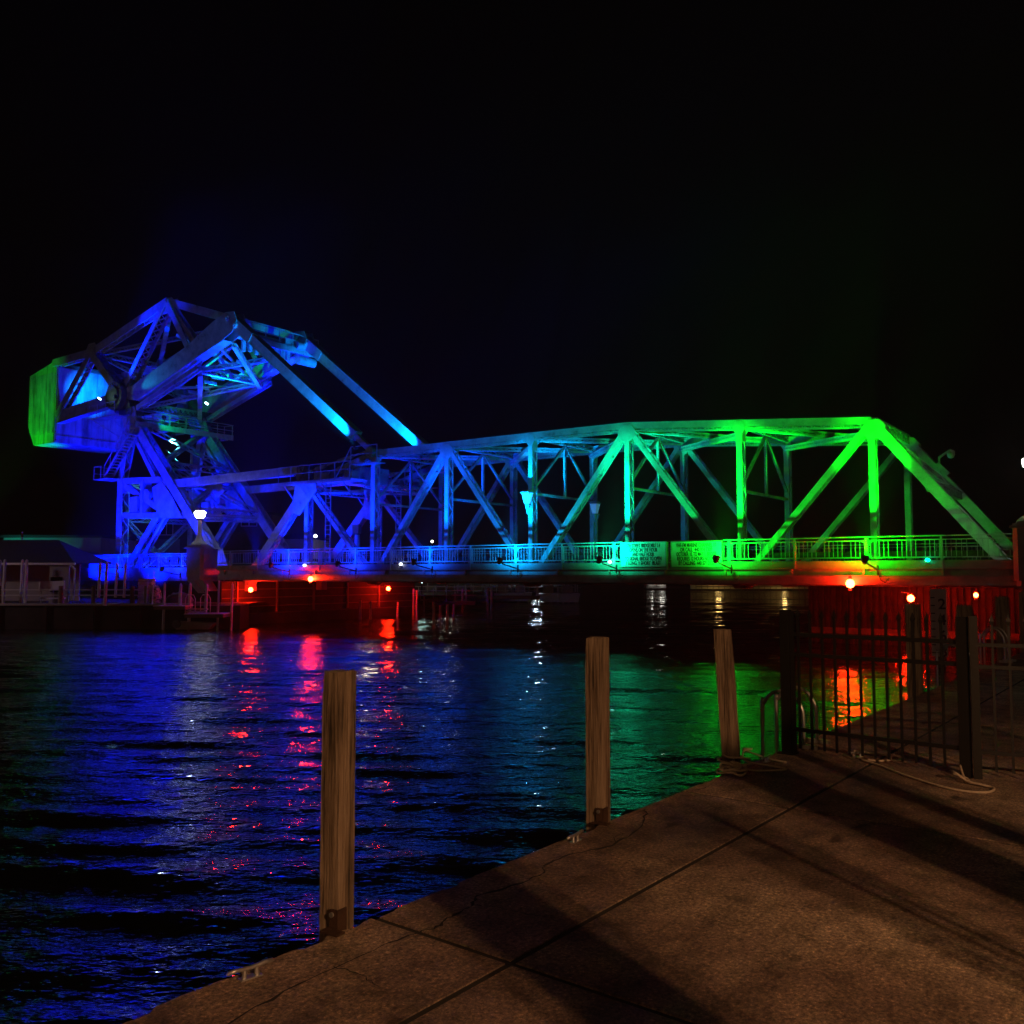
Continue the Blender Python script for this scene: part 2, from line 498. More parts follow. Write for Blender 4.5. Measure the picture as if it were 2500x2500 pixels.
tag(m.build('near_bank_ground', SOIL), kind='structure')

# left seawall and the left abutment
e, M_ = wthing('seawall', 'long dark concrete seawall along the far left bank', 'seawall', -50, 58.3, 0)
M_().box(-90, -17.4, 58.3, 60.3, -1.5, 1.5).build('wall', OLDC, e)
mb = M_()
mb.box(-90, -20.6, 58.15, 58.75, 1.5, 1.64)
mb.build('coping', CONC, e)
for k in range(8):
    M_().box(-42 + k * 3 + .1, -42 + k * 3 + .3, 58.1, 58.3, -1.5, 1.5).build('buttress', OLDC, e)

e, M_ = bthing('left_abutment', 'dark concrete bridge abutment lit red under the left end of the span', 'abutment', -18, 5, 0)
e.name = 'bridge_abutment'
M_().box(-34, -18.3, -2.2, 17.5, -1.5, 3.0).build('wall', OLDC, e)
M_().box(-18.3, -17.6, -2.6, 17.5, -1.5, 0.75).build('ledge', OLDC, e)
mb = M_()
for k in range(3):
    mb.box(-18.3, -18.22, -2.2, 17.5, 1.2 + .6 * k, 1.26 + .6 * k)
for v in (-1, 2.5, 6, 9.5, 13):
    mb.box(-18.3, -18.18, v, v + .14, .8, 3.0)
mb.build('rubbing_strip', TIMB, e)
for v in (-.3, W - .3):
    M_().box(-18.25, -17.7, v, v + .6, 2.3, 2.95).build('bearing_block', CONC, e)

e, M_ = bthing('bridge_abutment', 'concrete abutment under the right end of the span beside the dock', 'abutment', 32, 3, 0)
M_().box(30.9, 40, -2.2, 9.5, -1.5, 3.0).build('wall', CONC, e)
mb = M_()
for v in (-2.1, 0, 2, 4, 6, 8):
    mb.box(30.65, 30.9, v, v + .25, -1.5, 2.9)
mb.build('fender_timber', TIMB, e)

# ------------------------------------------------------------------ bridge span
NODES_B = {i: (6 * i, 3.2) for i in range(-3, 6)}
ZT = {-2: 9.35, -1: 11.05, 0: 11.08, 1: 11.09, 2: 11.08, 3: 10.62, 4: 10.15}
XT = {i: 6.0 * i for i in ZT}; XT[-2] = -12.1
span, S_ = bthing('lift_bridge_span', 'long steel truss lift span lit blue at the left fading to bright green', 'bridge span', 6, 3, 0)
def gusset_part(make, root, *a):
    mb = make(); gusset(mb, *a); mb.build('gusset_plate', STEEL, root)
def gusset(mb, u, z, w, h, v):
    c = 0.25
    poly = [(u - w, z - h * c), (u - w, z + h * c), (u - w * c * 2, z + h), (u + w * c * 2, z + h), (u + w, z + h * c), (u + w, z - h * c), (u + w * c * 2, z - h), (u - w * c * 2, z - h)]
    for s in (-1, 1):
        vv = v + s * 0.25
        mb.plate(poly, vv - 0.012, vv + 0.012)
for v in (0.0, W):
    # chords
    for i in range(-2, 4):
        a, b = (XT[i], v, ZT[i]), (XT[i + 1], v, ZT[i + 1])
        mb = S_()
        up = lambda p, dz: (p[0], p[1], p[2] + dz)
        mb.laced(up(a, .05), up(b, .05), 0.46, 0.29, pitch=0.42)
        mb.bar(up(a, .212), up(b, .212), 0.56, 0.02)
        for sv in (-.21, .21):
            mb.bar((a[0], v + sv, a[2] - .21), (b[0], v + sv, b[2] - .21), .03, .06)
        A_v, B_v = Vector(up(a, -.21)), Vector(up(b, -.21)); nn = 14
        for k in range(nn):
            P, Q = A_v.lerp(B_v, k / nn), A_v.lerp(B_v, (k + 1) / nn); sg = .2 if k % 2 else -.2
            mb.bar(P + Vector((0, sg, 0)), Q - Vector((0, sg, 0)), .05, .014)
            for sv in (-.21, .21): mb.bar(P + Vector((0, sv, .12)), P + Vector((0, sv, .02)), .03, .07, (0, 1, 0))
        mb.build('top_chord', STEEL, span)
    for i in range(-3, 5):
        mb = S_()
        mb.laced((6 * i, v, 3.2), (6 * i + 6, v, 3.2), 0.44, 0.38, pitch=0.5)
        mb.build('bottom_chord', STEEL, span)
    # end posts
    mb = S_(); mb.laced((XT[4], v, ZT[4]), (29.5, v, 3.3), 0.5, 0.42, pitch=0.45)
    a, b = Vector((XT[4], v, ZT[4])), Vector((29.5, v, 3.3))
    mb.bar(a, b, 0.58, 0.02, (0, 1, 0), (0, 0.23)); mb.bar(a, b, 0.02, 0.02, (0, 1, 0), (0, -0.2))
    mb.build('end_post', STEEL, span)
    mb = S_(); mb.laced((XT[-2], v, ZT[-2]), (-18, v, 3.3), 0.5, 0.62, pitch=0.5)
    mb.build('end_post', STEEL, span)
    # verticals
    for i in range(-2, 5):
        mb = S_()
        mb.laced((XT[i], v, 3.3), (XT[i], v, ZT[i]), 0.50, 0.27 if i > -1 else 0.34, pitch=0.44, ends=0.8, bw=.07)
        mb.build('vertical_post', STEEL, span)
    # diagonals: top nodes are the even ones
    for i in (-2, 0, 2, 4):
        for j in (i - 1, i + 1):
            if (i, j) in ((-2, -3), (4, 5)): continue
            mb = S_(); mb.laced((XT[i], v, ZT[i]), (6 * j, v, 3.25), 0.50, 0.28, pitch=0.44, bw=.07)
            mb.build('diagonal', STEEL, span)
    for i in (-2, 0, 2, 4): gusset_part(S_, span, XT[i] + (.1 if i == 4 else 0), ZT[i] - .32, 0.5, 0.42, v)
    for i in (-1, 1, 3): gusset_part(S_, span, XT[i], ZT[i] - .16, 0.3, 0.3, v)
    for i in (-3, -1, 1, 3, 5): gusset_part(S_, span, 6 * i if i < 5 else 29.8, 3.4, 0.65, 0.55, v)
    mb = S_()
    mb.plate([(-13.4, 8.3), (-13.1, 9.7), (-11.2, 9.7), (-11.1, 9.0), (-11.8, 8.3), (-12.7, 7.4), (-13.3, 7.6)], v - .29, v - .265)
    mb.build('gusset_plate', STEEL, span)
# cross frames
for i in range(-1, 4):
    z = ZT[i]; u = XT[i]
    mb = S_()
    mb.laced((u, .2, z + .05), (u, W - .2, z + .05), 0.34, 0.30, side=(0, 0, 1), pitch=0.34)
    mb.build('top_strut', STEEL, span)
    mb = S_()
    zl = z - 3.15
    mid = (u, W / 2, z - .15)
    mb.bar((u, .15, zl), (u, W - .15, zl), .16, .13, (1, 0, 0))
    mb.bar(mid, (u, .15, zl + .35), .14, .13, (1, 0, 0)); mb.bar(mid, (u, W - .15, zl + .35), .14, .13, (1, 0, 0))
    mb.bar(mid, (u, W / 2, zl + .065), .13, .14, (1, 0, 0))
    mb.build('sway_frame', STEEL, span)
mb = S_(); mb.laced((XT[4], .25, ZT[4]), (XT[4], W - .25, ZT[4]), 0.5, 0.34, side=(0, 0, 1), pitch=.4, double=True)
mb.build('top_strut', STEEL, span)
for i in range(-1, 4):
    a0, a1 = Vector((XT[i], .2, ZT[i] - .1)), Vector((XT[i], W - .2, ZT[i] - .1))
    b0, b1 = Vector((XT[i + 1], .2, ZT[i + 1] - .1)), Vector((XT[i + 1], W - .2, ZT[i + 1] - .1))
    mb = S_()
    mb.laced(a0, b1, .26, .30, side=(0, 0, 1), pitch=.3, bw=.05)
    mb.laced(a1 - Vector((0, 0, .33)), b0 - Vector((0, 0, .33)), .26, .30, side=(0, 0, 1), pitch=.3, bw=.05)
    mb.build('top_lateral', STEEL, span)
# portal bracing between the right end posts
ep = lambda t, v: Vector((XT[4] + (29.5 - XT[4]) * t, v, ZT[4] + (3.3 - ZT[4]) * t))
mb = S_()
mb.laced(ep(.42, .3), ep(.42, W - .3), .42, .3, side=(0, 0, 1), pitch=.4, double=True)
mb.laced(ep(.06, .3), ep(.40, W - .3), .24, .24, side=(0, 0, 1), pitch=.3)
mb.laced(ep(.40, .3) + Vector((0, 0, -.28)), ep(.06, W - .3) + Vector((0, 0, -.28)), .24, .24, side=(0, 0, 1), pitch=.3)
mb.build('portal_frame', STEEL, span)
# floor
for i in range(-3, 6):
    u = 6 * i if i < 5 else 29.7
    mb = S_(); mb.box(u - .02, u + .02, -2.1, W + 2.1, 3.15, 3.82); mb.box(u - .16, u + .16, -2.1, W + 2.1, 3.13, 3.149); mb.box(u - .16, u + .16, -2.1, W + 2.1, 3.821, 3.84)
    mb.build('floor_beam', STEEL, span)
mb = S_()
for v in (.7, 1.9, 3.1, 4.3, 5.5): mb.box(-18, 29.6, v - .08, v + .08, 3.3, 3.81)
mb.build('stringers', STEEL, span)
S_().box(-18.2, 29.9, .45, W - .45, 3.845, 4.0).build('roadway_deck', ASPH, span)
S_().box(-18.2, 29.9, -2.18, -.35, 3.93, 4.08).build('sidewalk_slab', CONC, span)
S_().box(-18.2, 29.9, W + .35, W + 2.18, 3.93, 4.08).build('sidewalk_slab', CONC, span)
mb = S_()
mb.box(-18.6, 29.9, -2.36, -2.2, 3.74, 4.09)
mb.build('sidewalk_fascia', CONC, span)
mb = S_()
mb.box(-18.6, 29.9, -2.17, -2.13, 3.3, 3.735); mb.box(-18.6, 29.9, -2.42, -2.0, 3.10, 3.13)
mb.box(-18.6, 29.9, -2.30, -2.26, 3.135, 3.46); mb.box(-18.6, 29.9, -2.36, -2.17, 3.462, 3.48)
for k in range(17): mb.box(-18 + 3 * k, -17.9 + 3 * k, -2.3, -2.17, 3.49, 3.73)
mb.build('fascia_girder', STEEL, span)
S_().box(-18.6, 29.9, W + 2.15, W + 2.3, 3.12, 4.09).build('fascia_girder', STEEL, span)
for v in (.42, W - .42):
    mb = S_(); mb.box(-18, 29.7, v - .04, v + .04, 4.36, 4.52)
    for k in range(24): mb.box(-17.6 + 2 * k, -17.48 + 2 * k, v - .035, v + .035, 4.0, 4.355)
    mb.build('guard_rail', RUST, span)

def railing(root, make, u0, u1, v, lit, thin, zb=4.09, zt=5.09, drop=True, side=-1, bal=True):
    mb = make(); mb.box(u0, u1, v - .05, v + .05, zt - .05, zt); mb.box(u0, u1, v - .03, v + .03, zt - .2, zt - .15)
    mb.box(u0, u1, v - .03, v + .03, zb + .1, zb + .15)
    r = mb.build('railing', STEEL, root)
    for u in lit:
        m2 = make(); m2.box(u - .07, u + .07, v - .07, v + .07, zb, zt - .052)
        for s in (-1, 1):
            m2.plate([(u + s * .07, zt - .2), (u + s * .07, zt - .42), (u + s * .12, zt - .28), (u + s * .25, zt - .2)][::s], v - .02, v + .02)
            m2.plate([(u + s * .07, zb + .15), (u + s * .22, zb + .15), (u + s * .12, zb + .22), (u + s * .07, zb + .32)][::s], v - .02, v + .02)
        m2.build('rail_post', STEEL, r)
    for u in thin:
        m2 = make(); m2.box(u - .04, u + .04, v - (.2 if drop else .05), v - (.14 if drop else -.05), zb - (.36 if drop else 0), zt - .052)
        m2.box(u - .03, u + .03, v - .03, v + .03, zb, zt - .21)
        m2.build('rail_post', STEEL, r)
    if bal:
        allp = sorted([u0] + list(lit) + list(thin) + [u1])
        for a, b in zip(allp, allp[1:]):
            if b - a < .6: continue
            m2 = make(); n = int((b - a - .2) / .165)
            for k in range(n):
                if k % 6 == 5: continue
                uu = a + .14 + k * (b - a - .24) / max(1, n - 1)
                m2.box(uu - .013, uu + .013, v - .013, v + .013, zb + .15, zt - .2)
            m2.build('balusters', STEEL, r)
    return r
LIT = [0.52 + 5.9 * k for k in (-2, -1, 0, 1, 2, 3, 4)]
LIT = [-11.4, -5.4, 0.5, 6.45, 12.35, 18.25, 24.2]
THIN = [-17.2, -14.3, -8.43, -2.4, 3.5, 9.4, 15.25, 21.25, 27.05]
railing(span, S_, -18.6, 29.7, -2.2, LIT, THIN)
railing(span, S_, -18.6, 29.7, W + 2.2, [], [-17.2 + 3 * k for k in range(16)], drop=False)

# machinery platform near the left end of the top chord
for v in (0.0, W):
    mb = S_()
    mb.box(-14.0, -7.2, v - 1.05, v + .9, 9.52, 9.58)
    mb.box(-14.0, -7.2, v - 1.05, v - .97, 9.38, 9.6)
    for uu in (-13.6, -12.1, -10, -8): mb.bar((uu, v - .95, 9.45), (uu, v, 8.5), .07, .07)
    mb.build('machine_platform', STEEL, span)
    mb = S_()
    for uu in (-14.0, -12.8, -11.0, -9.9, -8.6, -7.25):
        mb.box(uu - .02, uu + .02, v - 1.04, v - 1.0, 9.58, 10.62)
    for z in (10.1, 10.6):
        mb.box(-14, -7.2, v - 1.04, v - 1.0, z, z + .04)
    mb.box(-14.02, -13.98, v - 1.04, v + .9, 10.6, 10.64)
    # upper cage round the link pin
    for uu in (-7.1, -4.85):
        mb.box(uu - .02, uu + .02, v - 1.1, v - 1.06, 10.4, 11.5)
    mb.box(-7.1, -4.85, v - 1.1, v - 1.06, 11.46, 11.5); mb.box(-7.1, -4.85, v - 1.1, v - 1.06, 10.95, 10.98)
    mb.bar((-7.1, v - 1.08, 11.48), (-8.5, v - 1.02, 9.6), .04, .04)
    mb.box(-7.1, -4.85, v - 1.1, v - .3, 10.36, 10.41)
    mb.build('platform_railing', STEEL, span)
    mb = S_()
    for du in (0, .45): mb.bar((-9.45 + du, v - .95, 9.5), (-9.45 + du, v - .95, 4.1), .05, .05)
    for k in range(18): mb.bar((-9.43, v - .95, 4.3 + .29 * k), (-9.02, v - .95, 4.3 + .29 * k), .03, .03)
    mb.build('ladder', STEEL, span)
    mb = S_()
    c = (-12.6, v, 10.2)
    mb.cyl((c[0], v - .22, c[2]), (c[0], v + .22, c[2]), .62, n=28)
    mb.cyl((c[0], v - .3, c[2]), (c[0], v + .3, c[2]), .18, n=14)
    for k in range(26):
        an = 2 * math.pi * k / 26
        mb.bar((c[0] + .6 * math.cos(an), v, c[2] + .6 * math.sin(an)), (c[0] + .68 * math.cos(an), v, c[2] + .68 * math.sin(an)), .4, .07)
    for k in range(6):
        an = math.pi / 3 * k
        mb.bar((c[0] + .1 * math.cos(an), v - .25, c[2] + .1 * math.sin(an)), (c[0] + .56 * math.cos(an), v - .25, c[2] + .56 * math.sin(an)), .05, .1)
    mb.build('drive_wheel', STEELD, span)
    mb = S_()
    mb.bar((-11.9, v - .15, 10.35), (-6.2, v - .15, 11.35), .10, .10); mb.bar((-11.2, v + .15, 10.0), (-6.0, v + .15, 10.9), .12, .12)
    mb.cyl((-9.2, v - .15, 10.82), (-7.9, v - .15, 11.05), .13); mb.cyl((-11.3, v - .15, 10.45), (-10.4, v - .15, 10.61), .13)
    mb.box(-11.0, -10.2, v - .6, v + .2, 9.6, 10.15); mb.cyl((-10.1, v - .5, 9.9), (-9.4, v - .5, 9.9), .25); mb.box(-8.3, -7.6, v - .5, v + .1, 9.6, 10.1)
    mb.build('drive_machinery', STEEL, span)
mb = S_()
for uu, zz in ((-13.0, 9.2), (-7.2, 9.2)):
    mb.laced((uu, .3, zz), (uu, W - .3, zz), .4, .3, side=(0, 0, 1), pitch=.4)
mb.bar((-13, .3, 9.0), (-7.2, W - .3, 9.0), .14, .14); mb.bar((-7.2, .3, 8.8), (-13, W - .3, 8.8), .14, .14)
mb.box(-10.6, -9.4, .5, W - .5, 9.5, 9.56)
mb.box(-10.8, -9.2, 1.8, 4.6, 9.56, 10.7)
for k in range(5): mb.bar((-10, 1 + k * 1.1, 9.5), (-10, 1 + k * 1.1, 10.5), .04, .04)
mb.bar((-10, .5, 10.5), (-10, W - .5, 10.5), .04, .04)
mb.build('machinery_frame', STEEL, span)
# lanterns on the posts
LANT = emit('lantern_glass', (0.2, 0.6, 1.0), 0.12)
for (u, v, z) in ((6.05, -.62, 7.15), (6.45, W - .62, 6.95)):
    mb = S_()
    mb.box(u - .27, u + .27, v - .27, v + .27, z + .78, z + .84); mb.box(u - .2, u + .2, v - .2, v + .2, z + .84, z + .93)
    mb.box(u - .03, u + .03, v, v + .5, z + .12, z + .2); mb.box(u - .03, u + .03, v + .3, v + .36, z - .1, z + .5)
    mb.lathe((u, v, z), [(.02, -.35), (.05, -.3), (.04, -.15), (.09, -.05), (.12, .1), (.11, .2)], 12)
    o = mb.build('wall_lantern', STEEL, span)
    mb = S_()
    vs = [(u + sx * r, v + sy * r, zz) for zz, r in ((z + .2, .12), (z + .775, .23)) for sx, sy in ((-1, -1), (1, -1), (1, 1), (-1, 1))]
    mb.add(vs, [(0, 1, 5, 4), (1, 2, 6, 5), (2, 3, 7, 6), (3, 0, 4, 7)])
    mb.build('lantern_glass', LANT, o)

# ------------------------------------------------------------------ counterweight frame
H = (-34.5, 18.0); A = (-28.47, 24.78); T = (-20.3, 22.0); LN = (-39.26, 22.28); CT = (-45.6, 22.2); LB = (-44.6, 17.3); MD = (-25.0, 20.0)
cwf, C_ = bthing('counterweight_frame', 'diamond shaped steel counterweight frame with huge concrete block lit blue and green', 'bridge counterweight', -34, 3, 18)
def P3(p, v): return (p[0], v, p[1])
for v in (0.0, W):
    side = (0, 1, 0)
    def mem(name, a, b, wd, dp, **k):
        mb = C_(); mb.laced(P3(a, v), P3(b, v), wd, dp, **k); return mb.build(name, STEEL, cwf)
    mem('upper_chord', A, T, .6, .6, pitch=.5)
    mem('upper_chord', LN, A, .6, .7, pitch=.5)
    mem('upper_chord', CT, LN, .6, .7, pitch=.5)
    mem('frame_post', H, A, .85, .45, pitch=.42, double=True)
    mem('frame_diagonal', H, LN, .8, .7, pitch=.4)
    mem('frame_diagonal', LN, LB, .7, .6, pitch=.4)
    mem('frame_diagonal', A, MD, .8, .5, pitch=.5)
    mem('frame_diagonal', A, (-24.8, 21.0), .5, .35, pitch=.5)
    mb = C_(); mb.plate([(-34.2, 17.5), (-44.5, 16.75), (-44.8, 17.75), (-34.2, 18.4)], v - .3, v - .26)
    mb.plate([(-34.2, 17.5), (-44.5, 16.75), (-44.8, 17.75), (-34.2, 18.4)], v + .26, v + .3)
    mb.bar((-34.3, v, 18.42), (-44.8, v, 17.78), .7, .03); mb.bar((-34.3, v, 17.47), (-44.5, v, 16.72), .7, .03)
    mb.build('counterweight_arm', STEEL, cwf)
    # lower chord: deep tapering plates to the tip, laced below
    poly = [(-34.0, 17.6), (-34.0, 18.5), (-32.66, 18.6), (-25.6, 20.75), (-22.44, 22.1), (-20.9, 22.6), (-19.9, 22.5), (-19.6, 21.8), (-20.1, 21.0), (-21.1, 20.6), (-25.57, 19.35), (-32.0, 17.35)]
    mb = C_()
    for s in (-1, 1):
        mb.plate(poly, v + s * .42 - .02, v + s * .42 + .02)
    mb.bar((-32.0, v, 17.33), (-25.57, v, 19.33), .84, .03); mb.bar((-25.57, v, 19.33), (-21.1, v, 20.58), .84, .03)
    for a, b in zip(poly[7:10], poly[8:11]): pass
    mb.build('lower_chord', STEEL, cwf)
    mb = C_(); mb.laced((-32.2, v - .1, 16.75), (-24.3, v - .1, 19.0), .5, .38, pitch=.34, bw=.05)
    mb.bar((-32.2, v - .34, 16.75), (-24.3, v - .34, 19.0), .02, .06)
    mb.build('lower_lacing', STEEL, cwf)
    for g, w1, h1 in ((A, 1.15, .6), (LN, .95, .8), (H, 1.5, 1.4), (MD, .8, .7)):
        gusset_part(C_, cwf, g[0], g[1] - (.35 if g is A else 0), w1, h1, v)
    for uu, zz in ((-20.65, 22.1), (-19.75, 21.45)):
        mb = C_(); mb.cyl((uu, v - .55, zz), (uu, v + .55, zz), .22, n=16); mb.cyl((uu, v - .62, zz), (uu, v + .62, zz), .10, n=12)
        mb.build('pin', STEEL, cwf)
    # bolted round trunnion cap
    mb = C_(); mb.cyl((H[0], v - .95, H[1] - .1), (H[0], v - .35, H[1] - .1), 1.15, n=36); mb.cyl((H[0], v - 1.1, H[1] - .1), (H[0], v - .9, H[1] - .1), .75, n=30)
    for k in range(14):
        an = 2 * math.pi * k / 14; cc = (H[0] + 1.0 * math.cos(an), H[1] - .1 + 1.0 * math.sin(an))
        mb.cyl((cc[0], v - 1.0, cc[1]), (cc[0], v - .94, cc[1]), .06, n=8)
    mb.build('trunnion_cap', STEELD, cwf)
    # link down to the span
    mb = C_()
    a, b = Vector((-19.75, v, 21.45)), Vector((-7.7, v, 12.35))
    mb.bar(a, b, .62, .62); mb.bar(a, b, .70, .03, off=(0, .33)); mb.bar(a, b, .70, .03, off=(0, -.33))
    mb.bar(a + Vector((-.5, 0, .37)), a + Vector((1.6, 0, -1.2)), .72, .8)
    mb.bar(b, Vector((-6.1, v, 11.1)), .34, .36)
    mb.cyl((-6.1, v - .5, 11.15), (-6.1, v + .5, 11.15), .34, n=18)
    mb.build('connecting_link', STEEL, cwf)
# cross bracing between the two frames
def cross(name, a, b, wd=.36, dp=.34, sd=(0, 0, 1), **k):
    mb = C_(); mb.laced(a, b, wd, dp, side=sd, pitch=k.pop('pitch', .36), **k); mb.build(name, STEEL, cwf)
va, vb = .45, W - .45
ML = (-25.0, 19.0); HL = (-33.0, 16.9)
cross('cross_strut', P3(ML, va), P3(ML, vb), .5, .4)
cross('cross_strut', P3((-20.8, 21.2), va), P3((-20.8, 21.2), vb), .6, .4)
cross('cross_strut', P3((-33.2, 17.2), va), P3((-33.2, 17.2), vb), .6, .4, double=True)
cross('cross_strut', P3(A, va), P3(A, vb), .5, .4)
cross('cross_strut', P3(LN, va), P3(LN, vb), .5, .4)
cross('lateral_brace', P3(HL, va), P3(ML, vb)); cross('lateral_brace', P3((HL[0], HL[1] - .35), vb), P3((ML[0], ML[1] - .35), va))
cross('lateral_brace', P3(ML, va), P3((-21, 20.7), vb)); cross('lateral_brace', P3((ML[0], ML[1] - .35), vb), P3((-21, 20.35), va))
cross('lateral_brace', P3(LN, va), P3((-29.2, 24.2), vb)); cross('lateral_brace', P3((LN[0], LN[1] - .35), vb), P3((-29.2, 23.85), va))
cross('lateral_brace', P3((-38.6, 21.9), va), P3((-35.0, 18.6), vb)); cross('lateral_brace', P3((-38.6, 21.55), vb), P3((-35.0, 18.25), va))
mb = C_()
mb.bar(P3((-25, 18.9), W / 2), P3((-25, 21.6), W / 2 - 2.3), .3, .3); mb.bar(P3((-29, 22.5), 1), P3((-25, 19.3), W - 1), .2, .2)
mb.bar(P3((-29.5, 18.4), 1.5), P3((-22.5, 20.8), 1.5), .2, .2); mb.bar(P3((-29.5, 18.4), 5), P3((-22.5, 20.8), 5), .2, .2)
mb.bar(P3((-30, 18.2), .4), P3((-27, 19.0), W - .4), .16, .16); mb.bar(P3((-22.5, 20.3), .4), P3((-26, 19.2), W - .4), .16, .16)
for k in range(9):
    mb.bar(P3((-31 + k, 17.6 + .27 * k), 2.2), P3((-31 + k, 17.6 + .27 * k), 3.4), .05, .25)
mb.build('cross_ties', STEEL, cwf)
# concrete block
mb = C_()
mb.plate([(-49.9, 21.6), (-45.7, 22.4), (-44.85, 21.8), (-44.85, 15.1), (-48.8, 15.1), (-49.9, 16.9)], -.1, W + .1)
mb.build('concrete_block', CWC, cwf)
mb = C_()
for k in range(19):
    uu = -49.6 + .25 * k
    mb.box(uu, uu + .035, -.14, -.1, 16.0 + .3 * (k % 3 == 0), 21.4)
mb.box(-45.1, -44.95, -.2, -.1, 15.1, 22.2)
mb.box(-44.85, -44.79, -.1, W + .1, 15.6, 15.72)
for k in range(3): mb.box(-44.85, -44.8, 1.6 + 1.9 * k, 1.66 + 1.9 * k, 15.1, 21.8)
mb.build('block_ribs', CWC, cwf)
# platform round the tip machinery
mb = C_()
mb.box(-21.2, -19.9, 1.2, W + 1.1, 20.85, 20.93)
mb.box(-20.0, -19.92, 1.2, W + 1.1, 20.6, 21.05)
mb.box(-21.4, -20.9, 3.6, 5.4, 19.9, 20.84)
mb.box(-20.8, -20.2, 4.6, 6.0, 20.94, 21.7)
mb.build('tip_platform', STEEL, cwf)
mb = C_()
for k in range(6):
    vv = 1.2 + (W - .1) / 5 * k
    mb.box(-19.97, -19.92, vv - .025, vv + .025, 20.93, 22.1)
for z in (21.5, 22.05): mb.box(-19.97, -19.92, 1.2, W + 1.1, z, z + .05)
for vv in (1.2, W + 1.05): mb.box(-21.2, -19.92, vv, vv + .05, 22.05, 22.1)
mb.build('platform_railing', STEEL, cwf)
mb = C_()
for k in range(8): mb.box(-20.9, -20.7, 1.0 + .6 * k, 1.3 + .6 * k, 20.0 + .1 * (k % 2), 20.84)
mb.cyl((-20.2, W - .8, 20.2), (-20.2, W + .9, 20.2), .35, n=16); mb.cyl((-19.9, W - 1.2, 21.2), (-19.9, W - .4, 21.2), .3, n=16)
mb.build('tip_machinery', STEEL, cwf)

# ------------------------------------------------------------------ tower
tow, K_ = bthing('bridge_tower', 'blue lit steel trestle tower with stair and railed walkway carrying the counterweight', 'bridge tower', -28, 3, 1.5)
BR = (-33.3, 16.4); LG = (-20.3, 3.3)
for v in (0.0, W):
    def mem(name, a, b, wd, dp, mat=STEEL, **k):
        mb = K_(); mb.laced(P3(a, v), P3(b, v), wd, dp, **k); return mb.build(name, mat, tow)
    mem('front_leg', BR, LG, .7, .75, pitch=.6)
    mem('rear_leg', (-33.0, 15.6), (-34.4, 11.0), .6, .6, pitch=.5)
    mem('column', (-34.2, 11.2), (-34.2, 1.6), .7, .68, pitch=.6, ends=1.2)
    mem('strut', (-34.2, 11.0), (-28.8, 10.8), .5, .45, pitch=.5)
    mem('strut', (-33.9, 8.2), (-25.0, 7.9), .5, .4, pitch=.5)
    mem('brace', (-33.8, 10.6), (-28.6, 8.4), .45, .45, pitch=.45)
    mem('brace', (-28.9, 8.2), (-33.6, 3.4), .5, .55, pitch=.5)
    mem('brace', (-27.9, 8.2), (-32.6, 3.2), .3, .25, pitch=.5)
    mem('brace', (-33.2, 15.2), (-29.6, 10.9), .4, .4, pitch=.45)
    for poly in ([(-29.6, 10.2), (-28.4, 10.6), (-27.0, 9.4), (-25.6, 7.7), (-28.4, 7.8), (-29.2, 8.9)], [(-34.4, 16.9), (-32.4, 16.9), (-31.6, 15.2), (-33.6, 14.9)],
                 [(-21.6, 5.0), (-20.7, 5.3), (-19.7, 3.4), (-20.9, 3.2)]):
        mb = K_(); mb.plate(poly, v - .4, v - .36); mb.build('gusset_plate', STEEL, tow)
    K_().cyl((-30.6, v - .3, 9.7), (-30.6, v + .3, 9.7), .45, n=20).build('sheave', STEEL, tow)
    K_().cyl((-28.4, v - .35, 10.2), (-28.4, v + .35, 10.2), .5, n=20).build('sheave', STEEL, tow)
    mb = K_()
    mb.box(-32.6, -31.6, v - .4, v + .4, 8.4, 9.6); mb.box(-31.2, -30.9, v - .4, v + .4, 8.3, 10.8)
    mb.build('counter_machinery', STEEL, tow)
    mb = K_(); mb.cyl((-33.6, v - .5, 17.0), (-33.6, v + .5, 17.0), .7, n=24); mb.box(-34.4, -32.6, v - .5, v + .5, 16.3, 16.9)
    mb.build('trunnion_bearing', STEELD, tow)
    # operating strut: long round-edged beam running to the drive wheel
    mb = K_(); mb.bar((-28.7, v, 10.35), (-13.1, v, 10.45), .5, .56); mb.bar((-28.7, v, 10.65), (-13.1, v, 10.75), .56, .03)
    mb.bar((-28.7, v - .27, 10.38), (-13.1, v - .27, 10.48), .02, .1)
    mb.build('operating_strut', STEEL, tow)
    mb = K_(); mb.box(-35.2, -33.3, v - .9, v + .9, 1.4, 1.9); mb.build('footing', CONC, tow)
# cross frames of the tower
def tc(name, a, b, wd=.4, dp=.36, **k):
    mb = K_(); mb.laced(a, b, wd, dp, side=(0, 0, 1), pitch=k.pop('pitch', .42), **k); mb.build(name, STEEL, tow)
va, vb = .4, W - .4
leg = lambda t: (BR[0] + (LG[0] - BR[0]) * t, BR[1] + (LG[1] - BR[1]) * t)
for t in (.05, .34, .62): tc('cross_strut', P3(leg(t), va), P3(leg(t), vb), .5, .4)
for a, b in ((.07, .32), (.36, .60)):
    tc('cross_brace', P3(leg(a), va), P3(leg(b), vb)); 
    q0, q1 = P3(leg(a), vb), P3(leg(b), va)
    tc('cross_brace', (q0[0] - .35, q0[1], q0[2]), (q1[0] - .35, q1[1], q1[2]))
tc('cross_strut', (-34.2, va, 10.9), (-34.2, vb, 10.9)); tc('cross_strut', (-34.2, va, 7.9), (-34.2, vb, 7.9))
tc('cross_brace', (-34.2, va, 7.7), (-34.2, vb, 2.4)); tc('cross_brace', (-34.5, vb, 7.7), (-34.5, va, 2.4))
tc('cross_brace', (-34.2, va, 10.7), (-34.2, vb, 8.2))
